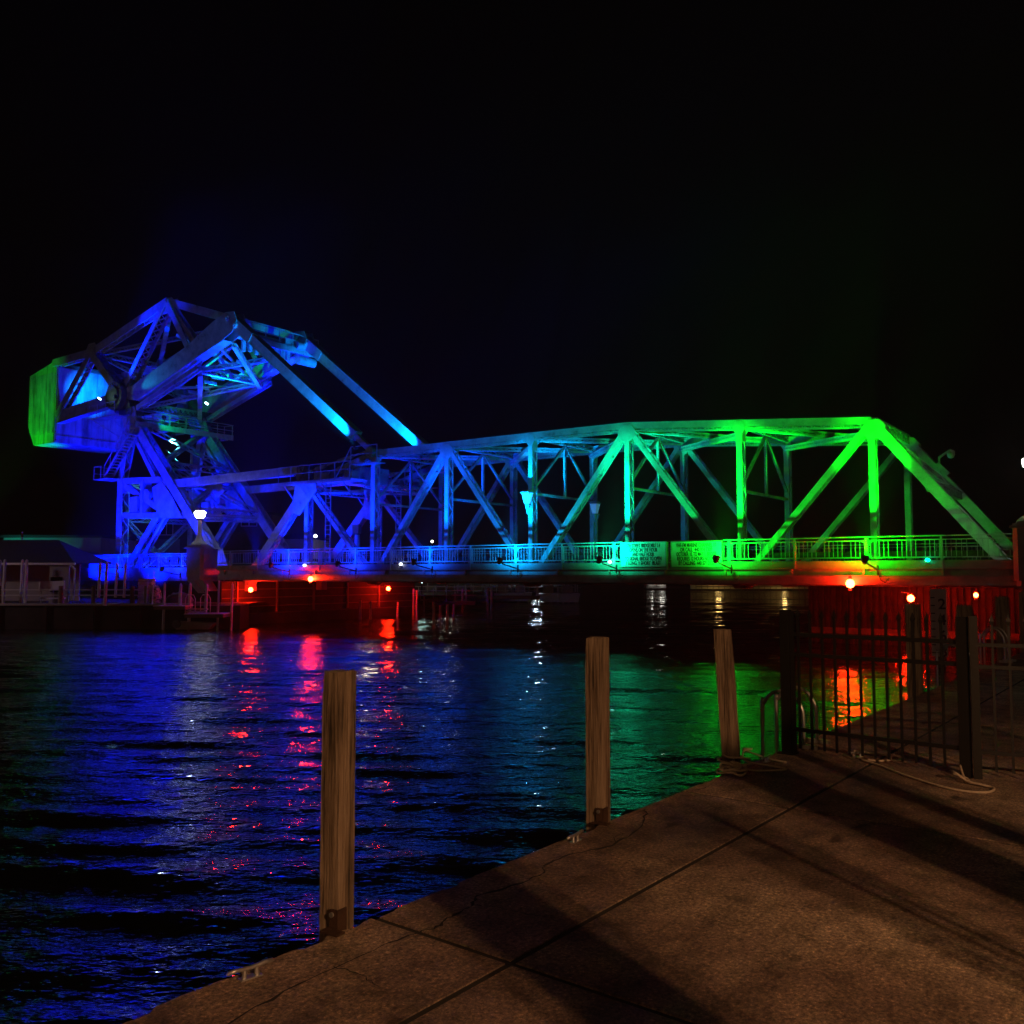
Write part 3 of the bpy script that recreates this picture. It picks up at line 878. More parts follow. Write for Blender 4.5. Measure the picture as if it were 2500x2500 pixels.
tc('cross_strut', (-28.8, va, 10.6), (-28.8, vb, 10.6)); tc('cross_strut', (-25.4, va, 7.8), (-25.4, vb, 7.8))
mb = K_()
mb.plate([(-26.9, 10.6), (-25.7, 11.0), (-24.9, 9.9), (-25.9, 9.3)], W / 2 - .5, W / 2 - .46)
pl = P3(leg(.48), W / 2)
mb.box(pl[0] - .5, pl[0] + .5, pl[1] - .45, pl[1] + .45, pl[2] - .35, pl[2] + .35)
mb.bar((-31.8, 1.3, 13.3), (-24.9, 3.6, 9.2), .1, .1); mb.bar((-31.8, 2.2, 13.6), (-27.5, 4.2, 9.0), .1, .1)
mb.bar((-31.8, 4.6, 14.2), (-27.9, 4.6, 10.8), .14, .14); mb.box(-31.6, -31.2, 4.3, 5.0, 12.2, 13.8)
mb.bar((-30.0, .5, 12.4), (-30.0, W - .5, 12.4), .1, .1)
mb.build('tie_plates', STEEL, tow)
# walkway across the tower
mb = K_(); mb.box(-32.9, -31.75, -.7, W + 2.1, 15.35, 15.42); mb.box(-31.8, -31.72, -.7, W + 2.1, 15.15, 15.6)
for k in range(7): mb.box(-32.9, -31.8, -.6 + 1.45 * k, -.5 + 1.45 * k, 15.1, 15.34)
mb.build('walkway', STEEL, tow)
mb = K_()
for k in range(7):
    vv = -.68 + 1.545 * k; mb.box(-31.78, -31.72, vv - .03, vv + .03, 15.42, 16.5)
for z in (15.95, 16.45): mb.box(-31.78, -31.72, -.7, W + 2.1, z, z + .06)
for k in range(7):
    vv = -.68 + 1.545 * k; mb.box(-32.9, -32.85, vv - .03, vv + .03, 15.42, 16.5)
for z in (15.95, 16.45): mb.box(-32.9, -32.85, -.7, W + 2.1, z, z + .05)
mb.box(-32.9, -31.72, W + 2.05, W + 2.1, 16.45, 16.5)
mb.build('walkway_railing', STEEL, tow)
mb = K_()
for v0, v1 in ((-1.9, -.8),):
    mb.box(-36.4, -32.6, v0, v1, 16.0, 16.08)
    for uu in (-36.4, -35.2, -34.0, -32.7):
        mb.box(uu - .02, uu + .02, v0, v0 + .04, 16.08, 17.15)
    for z in (16.6, 17.1): mb.box(-36.4, -32.65, v0, v0 + .04, z, z + .04)
    mb.bar((-36, v0, 16), (-34.4, -.4, 14.6), .08, .08); mb.bar((-33, v0, 16), (-33.4, -.4, 14.6), .08, .08)
mb.build('hub_platform', STEEL, tow)
# stair from the walkway down to the landing on the column
mb = K_()
a, b = Vector((-31.4, -.95, 14.2)), Vector((-35.1, -.95, 11.2))
a = Vector((-31.6, -.9, 14.6)); b = Vector((-35.0, -.9, 11.25))
for dv in (-.35, .35):
    mb.bar(a + Vector((0, dv, 0)), b + Vector((0, dv, 0)), .05, .22); mb.bar(a + Vector((0, dv, .95)), b + Vector((0, dv, .95)), .05, .05)
for k in range(15):
    p = a.lerp(b, (k + .5) / 15); mb.box(p.x - .12, p.x + .12, p.y - .34, p.y + .34, p.z - .02, p.z + .02)
for k in range(5):
    p = a.lerp(b, k / 4)
    mb.bar(p + Vector((0, -.35, 0)), p + Vector((0, -.35, .95)), .04, .04)
mb.build('stair', STEEL, tow)
mb = K_(); mb.box(-36.3, -34.2, -1.4, .2, 11.1, 11.18)
for uu in (-36.3, -35.3): mb.box(uu, uu + .05, -1.4, -1.35, 11.18, 12.2)
mb.box(-36.3, -35.2, -1.4, -1.35, 12.15, 12.2); mb.box(-36.3, -36.25, -1.4, .2, 12.15, 12.2); mb.box(-36.3, -36.25, -1.4, .2, 11.6, 11.65)
mb.build('landing', STEEL, tow)

# ------------------------------------------------------------------ left approach with its railing
app, A_ = bthing('approach_walkway', 'dark concrete approach walkway with blue lit railing left of the stone pilaster', 'walkway', -27, -1, 2)
A_().box(-36, -19.4, -2.1, 9, 3.3, 3.9).build('deck_slab', CONC, app)
A_().box(-36, -21.25, -2.35, -2.11, 3.0, 3.95).build('fascia', CONC, app)
railing(app, A_, -33.2, -21.2, -2.2, [-30.9, -22.8], [-33.1, -27.9, -25.4], zb=3.98, zt=4.98)
mb = A_(); mb.lathe((-33.9, -1.8, 3.2), [(.95, 0), (.95, 1.65), (.9, 1.75), (.7, 1.82), (0.3, 1.86)], 28)
mb.build('round_pier', CONC, app)

# ------------------------------------------------------------------ lamps and pilasters
GLOBE = emit('lamp_globe_glow', (0.9, 1.0, 0.94), 14)
def pilaster(u, label, lampu, lamplabel, first):
    v0, v1 = -3.15, -2.37
    e, P_ = bthing('pilaster', label, 'pilaster', u, -2.7, 3.2, 'stone pilasters at the ends of the span')
    mb = P_()
    ch = .18
    poly = [(u - .95, v0 + ch), (u - .95 + ch, v0), (u + .95 - ch, v0), (u + .95, v0 + ch), (u + .95, v1 + .5), (u - .95, v1 + .5)]
    mb.slab(poly, 3.3, 5.25)
    poly2 = [(u + (a - u) * .92, v0 + .06 + (b - v0) * .95) for a, b in poly]
    mb.slab([(a, b) for a, b in poly2], 3.1, 3.3)
    mb.build('shaft', CONC, e)
    mb = P_()
    mb.plate([(u - .8, 3.1), (u + .8, 3.1), (u + 1.6, 2.35), (u + .4, 2.35)], v0 + .2, v1 + .9)
    mb.plate([(u - .88, 3.1), (u + .0, 3.1), (u + 1.2, 2.2), (u + .5, 2.2)], v0 + .1, v0 + .2)
    mb.build('corbel', CONC, e)
    mb = P_()
    for i, (r, z0, z1) in enumerate(((1.02, 5.252, 5.34), (.92, 5.342, 5.42), (.8, 5.422, 5.5))):
        mb.box(u - r, u + r, -2.72 - r * .48, -2.72 + r * .48, z0, z1)
    mb.build('cap', CONC, e)
    l, L_ = bthing('street_lamp', lamplabel, 'street lamp', lampu, -2.72, 5.5, 'white globe lamps on the pilasters')
    mb = L_(); mb.lathe((lampu, -2.72, 5.5), [(.62, 0), (.60, .06), (.42, .2), (.27, .38), (.19, .6), (.165, .7), (.14, 1.6), (.12, 1.75), (.16, 1.8), (.2, 1.86)], 20)
    mb.build('pole', CONC, l)
    mb = L_(); mb.lathe((lampu, -2.72, 7.36), [(.18, 0), (.27, .07), (.35, .2), (.39, .34), (.38, .44), (.3, .5), (.05, .52)], 24)
    g = mb.build('globe', GLOBE, l)
    point('lamp_light', l, (0, 0, 2.15), 250 if first else 2600, (0.92, 1.0, 0.93), .3).visible_camera = True
    mb = L_(); mb.lathe((lampu, -2.72, 7.885), [(.3, 0), (.2, .05), (.05, .12), (.02, .2)], 16); mb.build('finial', STEELD, l)
pilaster(-20.2, 'brown stone pilaster with red lit corbel at the left end of the span', -20.15, 'white globe lamp on the pilaster in front of the blue tower', True)
pilaster(30.55, 'stone pilaster cut by the right edge where the span railing ends', 30.35, 'white globe lamp cut by the right edge of the picture', False)

# ------------------------------------------------------------------ sidewalk floodlights
HEADM = dirty('flood_housing', (0.03, 0.03, 0.03), (0.05, 0.05, 0.05), 10, 0.5)
FL = [(-22.9, 3.97, (0.0, 0.006, 1), 6500, 'left of the stone pilaster shining blue'),
      (-30.8, 3.97, (0.0, 0.006, 1), 6500, 'below the tower column shining blue'),
      (-11.3, 4.2, (0.0, 0.012, 1), 6500, 'first right of the pilaster shining deep blue'),
      (-5.35, 4.25, (0.0, 0.02, 1), 3600, 'second right of the pilaster shining blue'),
      (.65, 4.32, (0.0, 0.07, 1), 6000, 'third right of the pilaster shining sky blue'),
      (6.52, 4.35, (0.0, 0.32, 0.95), 6500, 'shining cyan below the post with the lantern'),
      (12.39, 4.34, (0.0, 0.85, 0.36), 5200, 'shining turquoise left of the lettered boards'),
      (18.25, 4.32, (0.0, 1.0, 0.02), 7000, 'shining green before the right lettered board'),
      (24.5, 4.25, (0.0, 1.0, 0.004), 5800, 'shining green on the last tall post')]
for u, z, c, pw, where in FL:
    e, F_ = bthing('flood_light', 'small black bracket floodlight ' + where, 'floodlight', u, -2.4, 3.6, 'bracket floodlights along the sidewalk railing')
    mb = F_()
    mb.bar((u + .15, -2.38, z - .55), (u + .1, -3.6, z - .32), .05, .05); mb.bar((u + .15, -2.4, z - .75), (u + .15, -2.4, z - .35), .06, .06)
    mb.bar((u + .1, -3.6, z - .32), (u + .02, -3.72, z - .18), .05, .05)
    mb.build('bracket_arm', RUST, e)
    mb = F_(); p0 = Vector((u, -3.76, z - .12)); d = Vector((0, .42, .9)).normalized()
    mb.cyl(p0 - d * .1, p0 + d * .1, .12, .17, n=16); mb.cyl(p0 - d * .2, p0 - d * .1, .07, .11, n=12)
    mb.build('lamp_head', HEADM, e)
    pts = [(u + .15, -2.45, z - .6), (u + .3, -2.6, z - .95), (u + .5, -2.7, z - 1.05), (u + .62, -2.6, z - .85)]
    F_().tube(pts, .015, 6).build('cable', BLACKP, e)
    spot('lamp', e, (u, -2.4, 3.6), (u, -3.72, z), (u, 0.0, 8.0 if u > -20 else 7.0), pw * (.12 if u > 20 else .18 if u > 0 else .38), c, 168, 1.0, .05)
    pu = min([-34.2, -28.0] + list(XT.values()), key=lambda q: abs(q - u))
    spot('lamp', e, (u, -2.4, 3.6), (u, -3.70, z + .02), (pu, 0.0, 8.2 if u > -20 else 7.5), pw * (1.9 if u > 0 else 1.6), c, 38, .8, .04)

def small_flood(label, pos, target, power, color, angle=60, lens=None, r=.06, blend=.8):
    u, v, z = pos
    e, F_ = bthing('flood_light', label, 'floodlight', u, v, z - .25)
    d = (Vector(target) - Vector(pos)).normalized()
    mb = F_(); P = Vector(pos) - d * .12
    mb.cyl(P - d * .16, P, .13, .18, n=16); mb.bar(P - d * .1, Vector((u, v, z - .3)), .05, .05)
    mb.build('lamp_head', HEADM, e)
    if lens:
        mb = F_(); mb.cyl(P + d * .0, P + d * .03, .155, n=16); mb.build('lens', lens, e)
    spot('lamp', e, (u, v, z - .25), pos, target, power, color, angle, blend, r)
LENSC = emit('cyan_lens', (0.5, 1.0, 1.0), 14)
small_flood('cyan floodlight beside the round trunnion cap aimed at the concrete block', (-36.6, 1.7, 18.9), (-44.8, 2.7, 19.9), 26000, (0.0, .13, 1), 34, LENSC, .06, 1)
small_flood('floodlight on the round trunnion cap shining up the tall frame post', (-34.6, -2.0, 17.6), (-29.3, .1, 24.2), 24000, (0.0, .012, 1), 40, LENSC)
small_flood('floodlight on the round trunnion cap shining up the left diagonal', (-35.3, -.8, 18.6), (-39.2, -.2, 22.2), 3000, (0.0, .45, .95), 36, LENSC)
small_flood('teal floodlight at the hub shining along the lower chord', (-33.4, -1.3, 17.7), (-28.5, -.4, 19.2), 1000, (0.0, .30, .6), 26, None)
small_flood('green floodlight under the cross bracing behind the walkway', (-27.6, 3.0, 17.2), (-25, 3.4, 19.6), 1300, (0.0, 1.0, .35), 90, LENSC)
small_flood('green floodlight on the walkway railing aimed inward', (-30.6, 1.2, 16.0), (-31.9, 3.4, 15.8), 110, (0.0, 1.0, .3), 110, None)
small_flood('cyan floodlight below the walkway aimed down the tower', (-30.9, 2.2, 14.6), (-31.9, 2.6, 12.4), 1000, (0.15, .9, 1), 80, None)
for v, s_ in ((0, 'near'), (W, 'far')):
    small_flood('cyan floodlight at the foot of the %s connecting link' % s_, (-6.9, v - .95, 11.55), (-11.5, v - .2, 15.2), 30000, (0.0, .15, .62), 32, None, .06, 1)
small_flood('green floodlight on the ground aimed up at the side of the concrete block', (-50.5, -8, 3.0), (-47.5, -.1, 17.4), 17000, (0.0, 1.0, .004), 24, None, .1, 1)
small_flood('blue floodlight on the ground below the concrete block', (-38.5, 3.3, 3.0), (-43.2, 3.4, 17.5), 24000, (0.0, .003, 1), 52, None, .1)
small_flood('blue floodlight on the ground in front of the tower column', (-33.0, -6.5, 2.3), (-32.5, 0, 8.0), 26000, (0.0, .003, 1), 76, None, .1, 1)
small_flood('blue floodlight on the ground between column and front leg', (-25.0, -5.5, 2.3), (-26.5, 1, 7.5), 14000, (0.0, .004, 1), 70, None, .1, 1)
small_flood('blue floodlight between the trusses aimed high at the frame', (-21.5, 3.2, 4.6), (-23.0, 3.6, 21.5), 52000, (0.0, .006, 1), 44, None, .1)
small_flood('blue floodlight behind the bearing block under the far truss', (-17.6, 4.5, 4.3), (-13.0, 4.5, 9.6), 7000, (0.0, .006, 1), 110, None)
small_flood('blue floodlight between the trusses under the machinery', (-14.0, .9, 4.4), (-12.2, .0, 9.5), 4000, (0.0, .008, 1), 100, None)
small_flood('teal floodlight on the ground aimed at the low shed wall', (-50, -6, 3.0), (-49.5, 1.5, 5.6), 1300, (0.0, .6, .40), 60, None)

# small white dots of light along the fascia
for u, z, c, lab in ((-9.68, 4.06, (.7, .8, 1), 'small bluish white marker light above the second red lamp'), (-1.53, 4.09, (.7, .8, 1), 'small bluish white marker light on the fascia above the docks'),
                     (12.21, 4.12, (.3, 1, 1), 'small cyan marker light left of the lettered boards'), (26.55, 4.1, (.0, 1, .35), 'bright green marker light near the right end of the railing')):
    e, F_ = bthing('marker_light', lab, 'marker light', u, -2.4, z - .12)
    F_().box(u - .08, u + .08, -2.44, -2.36, z - .14, z - .09).build('bracket', STEELD, e)
    mb = F_(); mb.lathe((u, -2.45, z), [(.02, -.07), (.07, -.05), (.10, 0), (.07, .05), (.02, .07)], 14)
    mb.build('bulb', emit('marker_glow', c, 7), e)

# ------------------------------------------------------------------ red navigation lights
REDG = emit('red_beacon_glow', (1.0, 0.012, 0.002), 350)
def redlight(u, v, z, hang, lab, power=260, r=.16):
    e, F_ = bthing('navigation_light', lab, 'navigation light', u, v, z, 'red navigation lights under the bridge')
    mb = F_(); mb.lathe((u, v, z), [(.03, -r), (r * .75, -r * .7), (r, 0), (r * .75, r * .7), (.03, r)], 16)
    mb.build('globe', REDG, e)
    mb = F_()
    if hang: mb.cyl((u, v, z - r - .12), (u, v, z - r - .02), .07); mb.cyl((u, v, z + r), (u, v, z + r + .12), .07); mb.bar((u, v, z + r + .1), (u, v + .12, z + r + .35), .04, .04)
    else: mb.cyl((u, v, z + r), (u, v, z + r + .08), .08); mb.bar((u, v, z + r + .06), (u - .4, v, z + r + .12), .05, .05)
    mb.build('fitting', GALV, e)
    p = point('lamp_light', e, (0, 0, 0), power * .02, (1.0, .0025, .0), r + .02)
redlight(-17.0, -.77, 2.42, False, 'leftmost red lamp on the left abutment wall', 300)
redlight(-9.0, -2.55, 3.2, True, 'red lamp hanging from the girder between the two abutment lamps', 180)
redlight(-17.0, 12.88, 2.31, False, 'red lamp at the far end of the left abutment wall', 240)
redlight(23.6, -2.6, 3.15, True, 'largest red lamp hanging below the green lit post', 460, .18)
redlight(24.6, 3.6, 2.42, False, 'red lamp on the sheet pile wall left of the height gauge', 420)
redlight(27.4, 3.0, 2.62, True, 'small red lamp under the deck right of the height gauge', 40, .1)

# sheet pile fender wall below the right end of the span
e, M_ = bthing('sheet_pile_wall', 'corrugated sheet pile fender wall glowing red under the right end', 'fender wall', 24, 6.5, 0)
mb = M_()
mb.box(19, 31, 6.6, 6.9, -1.5, 2.9)
for k in range(40): mb.box(19 + .3 * k, 19.15 + .3 * k, 6.45, 6.6, -1.5, 2.9)
mb.build('sheet_piles', SHEETP, e)
mb = M_(); mb.box(19, 31, 6.3, 6.45, .5, .8); mb.box(19, 31, 6.25, 6.95, 2.902, 3.0); mb.build('waler', TIMB, e)

# ------------------------------------------------------------------ lettered boards and gauge
def text_part(body, size, loc, rot, mat, parent, name='lettering', xs=1.0, off=0.0):
    cu = bpy.data.curves.new(name, 'FONT'); cu.body = body; cu.size = size; cu.align_x = 'CENTER'; cu.align_y = 'CENTER'; cu.extrude = 0.004; cu.offset = off
    t = bpy.data.objects.new(name, cu); COL.objects.link(t)
    dg = bpy.context.evaluated_depsgraph_get()
    me = bpy.data.meshes.new_from_object(t.evaluated_get(dg))
    bpy.data.objects.remove(t)
    me.materials.clear(); me.materials.append(mat)
    o = bpy.data.objects.new(name, me); COL.objects.link(o)
    o.parent = parent; o.location = loc; o.rotation_euler = rot; o.scale = (xs, 1, 1)
    return o
def board(u0, u1, z0, z1, lines, label):
    uc = (u0 + u1) / 2
    e, F_ = bthing('notice_board', label, 'sign', uc, -2.32, z0, 'lettered boards hung on the sidewalk railing')
    F_().box(u0, u1, -2.44, -2.405, z0, z1).build('panel', SIGNP, e)
    mb = F_()
    mb.box(u0 - .03, u1 + .03, -2.46, -2.41, z1 + .001, z1 + .04); mb.box(u0 - .03, u1 + .03, -2.46, -2.41, z0 - .04, z0 - .001)
    mb.box(u0 - .04, u0 - .002, -2.46, -2.41, z0 - .04, z1 + .04); mb.box(u1 + .002, u1 + .04, -2.46, -2.41, z0 - .04, z1 + .04)
    mb.build('frame', STEEL, e)
    n = len(lines); hh = (z1 - z0)
    for i, (s, xs) in enumerate(lines):
        z = z1 - hh * (.13 + .185 * i)
        text_part(s, .25, (0, -2.447 + 2.32, z - z0), (math.radians(90), 0, 0), BLACKP, e, xs=xs * .84, off=.006)
board(12.83, 15.2, 3.9, 5.02, [('5TH STREET BRIDGE MILE 1.4', .66), ('OPENS ON THE HOUR', .69), ('AND HALF HOUR', .69), ('TO SIGNAL BRIDGE TO OPEN', .69), ('1 LONG  1 SHORT  BLAST', .77)],
      'white lettered board lit teal that starts 5TH STREET BRIDGE')
board(15.5, 17.95, 3.88, 5.0, [('VHF-FM MARINE CHANNEL 16', .70), ('OR CALL  440 964 7308', .74), ('OCTOBER 10. TO MAY 1. BRIDGE', .63), ('REQUIRES 12 HOURS NOTICE', .68), ('BY CALLING  440 576 2137', .72)],
      'lettered board lit bright green that starts VHF-FM MARINE CHANNEL')
e, F_ = bthing('clearance_gauge', 'tall white gauge board numbered 2 4 6 8 on a piling beside the red light', 'gauge board', 27.04, -3.2, 0)
F_().box(26.75, 27.33, -3.26, -3.22, .4, 2.98).build('panel', SIGNP, e)
F_().box(26.9, 27.2, -3.2, -2.9, -1.5, 2.8).build('post', TIMB, e)
for i, ch in enumerate('2468'):
    text_part(ch, .56, (.13, -3.266 + 3.2, 2.38 - .6 * i), (math.radians(90), 0, 0), BLACKP, e, off=.008)
mb = F_()
for k in range(8): mb.box(26.77, 26.92, -3.268, -3.262, 2.62 - .3 * k, 2.66 - .3 * k)
mb.build('tick_marks', BLACKP, e)

# camera-like fixture on the right end post
e, F_ = bthing('security_camera', 'small dome camera on a bracket high on the far right end post', 'camera', 25.5, W - .2, 8.6)
mb = F_(); mb.bar((25.5, W - .3, 8.4), (25.5, W - .3, 9.2), .08, .08); mb.bar((25.5, W - .3, 9.15), (26.1, W - .7, 9.45), .1, .1); mb.bar((25.9, W - .3, 8.3), (25.4, W - .3, 8.85), .3, .2)
mb.build('bracket', STEEL, e)
mb = F_(); mb.lathe((26.1, W - .75, 9.2), [(.02, -.18), (.13, -.14), (.18, 0), (.18, .15), (.12, .22), (.03, .25)], 16); mb.build('dome', WHITEP, e)

# ------------------------------------------------------------------ pilings on our dock edge
def piling(s, t, sz, top, label, lean=(0, 0), cleft=False, seed=0, bottom=-1.5, bracket=True):
    c = dk(s, t)
    e = empty('wooden_piling', label, 'piling', (c.x, c.y, 2.0), DR - math.pi / 2 + 0.12, 'square wooden pilings along the dock edge')
    mb = MB(); n = 26; rnd = random.Random(seed)
    h = sz / 2; vs = []; k = 4
    ring = []; split = rnd.choice((1, 2, 2))
    for i in range(4 * k):
        q, r = divmod(i, k); f = r / k * 2 - 1
        a, b = [(f, -1), (1, f), (-f, 1), (-1, -f)][q]
        ln = max(abs(a), abs(b)); cr = 0.94 if abs(abs(a) - abs(b)) < .01 else 1
        ring.append((a * cr, b * cr))
    for j in range(n + 1):
        z = bottom - 2.0 + (top - bottom) * j / n
        dx, dy = lean[0] * z, lean[1] * z
        for i, (a, b) in enumerate(ring):
            w_ = h * (1 + rnd.uniform(-.02, .02)) * (.93 if i in (split, split + 1) and j > 4 else 1)
            if j == n: w_ *= rnd.uniform(.9, .99)
            vs.append((a * w_ + dx, b * w_ + dy, z - (rnd.uniform(0, .012) if j == n else 0)))
    m_ = len(ring)
    fs = [(j * m_ + i, j * m_ + (i + 1) % m_, (j + 1) * m_ + (i + 1) % m_, (j + 1) * m_ + i) for j in range(n) for i in range(m_)]
    fs.append(tuple(range(n * m_, (n + 1) * m_)))
    mb.add(vs, fs)
    mb.build('timber', WOOD, e)
    if bracket:
        mb = MB(); mb.box(.022, h + .006, -h - .014, -h - .004, -.02, .09); mb.box(h + .004, h + .012, -h - .014, -.01, -.02, .09)
        mb.box(.016, h + .06, -h - .07, -h - .017, .004, .012)
        b = mb.build('bracket', RUST, e)
        mb = MB(); mb.cyl((.04, -h - .026, .07), (.04, -h - .017, .07), .012, n=8); pass
        mb.build('bolt', GALV, b)
s1, t1 = todk(-0.80, 4.22); s2, t2 = todk(0.55, 6.03); s3, t3 = todk(1.83, 7.62)
piling(s1 + .03, -.068, .116, 3.15, 'tall square wooden piling nearest on the dock edge against blue water', seed=1)
piling(s2, -.07, .126, 3.18, 'square wooden piling with dark split grain against teal water', seed=2)
piling(s3, -.06, .128, 3.13, 'leaning square wooden piling with rope at its foot against green water', lean=(-.055, 0), seed=3)
s4, t4 = todk(5.5, 12.25)
piling(s4, -.09, .19, 3.18, 'square wooden piling seen through the gate left of the gauge board', seed=4, bracket=False)
s5, t5 = todk(7.2, 14.9)
piling(s5, -.09, .24, 3.08, 'square wooden piling seen just left of the gate posts', seed=5, bracket=False)
s6, t6 = todk(9.35, 17.4)
piling(s6, -.09, .24, 3.15, 'dark wooden piling beyond the gate under the corner of the pier', seed=6, bracket=False)
piling(s6 + 2.6, -.09, .24, 3.2, 'last wooden piling at the right edge below the pilaster', seed=7, bracket=False)

# cleats
def cleat(x, y, rz, label):
    e = empty('dock_cleat', label, 'cleat', (x, y, 2.0), rz, 'metal mooring cleats on the dock edge')
    e.scale = (.62, .62, .62)
    mb = MB()
    pts = [(-.15, 0, .068), (-.10, 0, .072), (-.05, 0, .066), (0, 0, .064), (.05, 0, .066), (.10, 0, .072), (.15, 0, .068)]
    mb.tube(pts, .014, 10); mb.cyl((-.15, 0, .068), (-.165, 0, .064), .014, .006, n=10); mb.cyl((.15, 0, .068), (.165, 0, .064), .014, .006, n=10)
    for s in (-1, 1): mb.cyl((s * .045, 0, .0), (s * .04, 0, .062), .02, .013, n=10)
    mb.build('horn_bar', GALV, e)
    mb = MB(); mb.box(-.075, .075, -.028, .028, .002, .012); mb.build('base', GALV, e)
p = dk(todk(-1.07, 3.73)[0], .09)
cleat(p.x, p.y, DR - .15, 'metal cleat left of the nearest piling on the dock edge')
p = dk(todk(.33, 5.56)[0], .09)
cleat(p.x, p.y, DR + .1, 'rusty metal cleat between the first and second piling')
p = dk(todk(2.03, 7.9)[0], .1)
cleat(p.x, p.y, DR, 'metal cleat wound with rope beside the leaning piling')

# ropes
def smooth(pts, n=8):
    out = []
    P = [Vector(p) for p in pts]; P = [P[0]] + P + [P[-1]]
    for i in range(1, len(P) - 2):
        for k in range(n):
            t = k / n; a, b, c, d = P[i - 1], P[i], P[i + 1], P[i + 2]
            out.append(.5 * ((2 * b) + (c - a) * t + (2 * a - 5 * b + 4 * c - d) * t * t + (3 * b - a - 3 * c + d) * t ** 3))
    out.append(P[-2]); return out
r1 = []
c = Vector((1.74, 7.27, 2.02))
for k in range(44):
    an = k * .62; rr = .085 - .0004 * k + .018 * math.sin(k * 1.7)
    r1.append((c.x + rr * 1.25 * math.cos(an), c.y + rr * 1.2 * math.sin(an), 2.016 + .0013 * k + .012 * (1 + math.sin(k * 2.1))))
r1 += [(1.9, 7.36, 2.03), (2.05, 7.4, 2.015), (2.22, 7.46, 2.014), (2.1, 7.6, 2.016), (1.95, 7.72, 2.03), (1.98, 7.86, 2.08), (2.06, 7.9, 2.09), (2.0, 7.98, 2.07), (2.1, 7.82, 2.05), (2.17, 7.86, 2.02), (2.3, 7.72, 2.014)]
tag(MB().tube(smooth(r1, 5), .0085, 8).build('mooring_rope', ROPE), 'coiled pale rope at the foot of the leaning piling', 'rope')
r2 = [(1.95, 7.75, 2.05), (1.85, 7.7, 2.07), (1.74, 7.62, 2.1), (1.76, 7.5, 2.1), (1.9, 7.52, 2.09), (1.97, 7.64, 2.06), (1.9, 7.76, 2.04), (1.78, 7.74, 2.05), (1.7, 7.6, 2.06), (1.8, 7.46, 2.05), (1.98, 7.58, 2.03)]
tag(MB().tube(smooth(r2, 5), .0085, 8).build('mooring_rope', ROPE), 'rope looped round the base of the leaning piling', 'rope')
r3 = [(2.96, 7.98, 2.015), (3.0, 8.05, 2.05), (3.1, 8.0, 2.04), (3.02, 7.93, 2.06), (3.14, 8.02, 2.03), (3.24, 7.98, 2.02), (3.22, 7.84, 2.014), (3.1, 7.78, 2.013), (2.98, 7.84, 2.012), (3.04, 7.6, 2.012), (3.08, 7.3, 2.012), (3.14, 7.05, 2.012), (3.22, 6.82, 2.012), (3.34, 6.7, 2.012), (3.46, 6.7, 2.012), (3.56, 6.82, 2.012), (3.5, 6.9, 2.02),
      (3.44, 6.98, 2.03), (3.38, 7.04, 2.08), (3.42, 7.14, 2.05), (3.5, 7.08, 2.02), (3.44, 7.0, 2.02), (3.5, 7.2, 2.10)]
tag(MB().tube(smooth(r3, 6), .009, 8).build('mooring_rope', ROPE), 'long thin rope lying across the dock in front of the fence', 'rope')
for x, y, lab in ((3.0, 7.99, 'dark cleat holding the long rope at the fence foot'),):
    cleat(x, y, 0.3, lab)

# ------------------------------------------------------------------ black fence with gate
FD = (Vector((3.62, 7.18)) - Vector((2.45, 8.17))).normalized()
F0 = Vector((2.45, 8.17))
fe = empty('iron_fence', 'black iron picket fence between dock edge and gate posts', 'fence', (F0.x, F0.y, 2.0), math.atan2(FD.y, FD.x))
def picket(mb, x, z0=.06, z1=1.22, r=.0095, tip=True):
    mb.box(x - r, x + r, -r, r, z0, z1)
    if tip:
        vs = [(x - r * 1.8, -r * 1.8, z1), (x + r * 1.8, -r * 1.8, z1), (x + r * 1.8, r * 1.8, z1), (x - r * 1.8, r * 1.8, z1), (x, 0, z1 + .06), (x - r, -r, z1 - .03), (x + r, -r, z1 - .03), (x + r, r, z1 - .03), (x - r, r, z1 - .03)]
        mb.add(vs, [(0, 1, 4), (1, 2, 4), (2, 3, 4), (3, 0, 4), (5, 6, 1, 0), (6, 7, 2, 1), (7, 8, 3, 2), (8, 5, 0, 3)])
FL_ = 1.42
mb = MB()
mb.box(-.04, .04, -.04, .04, 0, 1.27); mb.box(.045, .075, -.02, .02, 0, 1.25)
mb.box(-.07, .07, -.07, .07, 0, .012); mb.build('post', DARKIRON, fe)
for z in (.205, .86, 1.035): MB().box(.04, FL_, -.018, .018, z, z + .032).build('rail', DARKIRON, fe)
mb = MB()
k = 0
x = .115
while x < FL_ - .05:
    picket(mb, x); x += .108
mb.build('pickets', DARKIRON, fe)
mb = MB(); mb.box(FL_, FL_ + .075, -.038, .038, 0, 1.24); mb.box(FL_ + .0, FL_ + .075, -.038, .038, 1.241, 1.25); mb.build('post', DARKIRON, fe)
ge = empty('iron_gate', 'black iron picket gate right of the fence with a round top picket', 'gate', (F0.x + FD.x * (FL_ + .09), F0.y + FD.y * (FL_ + .09), 2.0), math.atan2(FD.y, FD.x) + .28)
mb = MB(); mb.box(0, .06, -.03, .03, .0, 1.26); mb.build('gate_post', DARKIRON, ge)
for z in (.19, .85, 1.02): MB().box(.06, 1.5, -.015, .015, z, z + .03).build('rail', DARKIRON, ge)
mb = MB()
for k in range(12): picket(mb, .16 + .115 * k)
mb.build('pickets', DARKIRON, ge)
mb = MB(); mb.box(1.5, 1.57, -.03, .03, 0, 1.26); mb.build('gate_post', DARKIRON, ge)

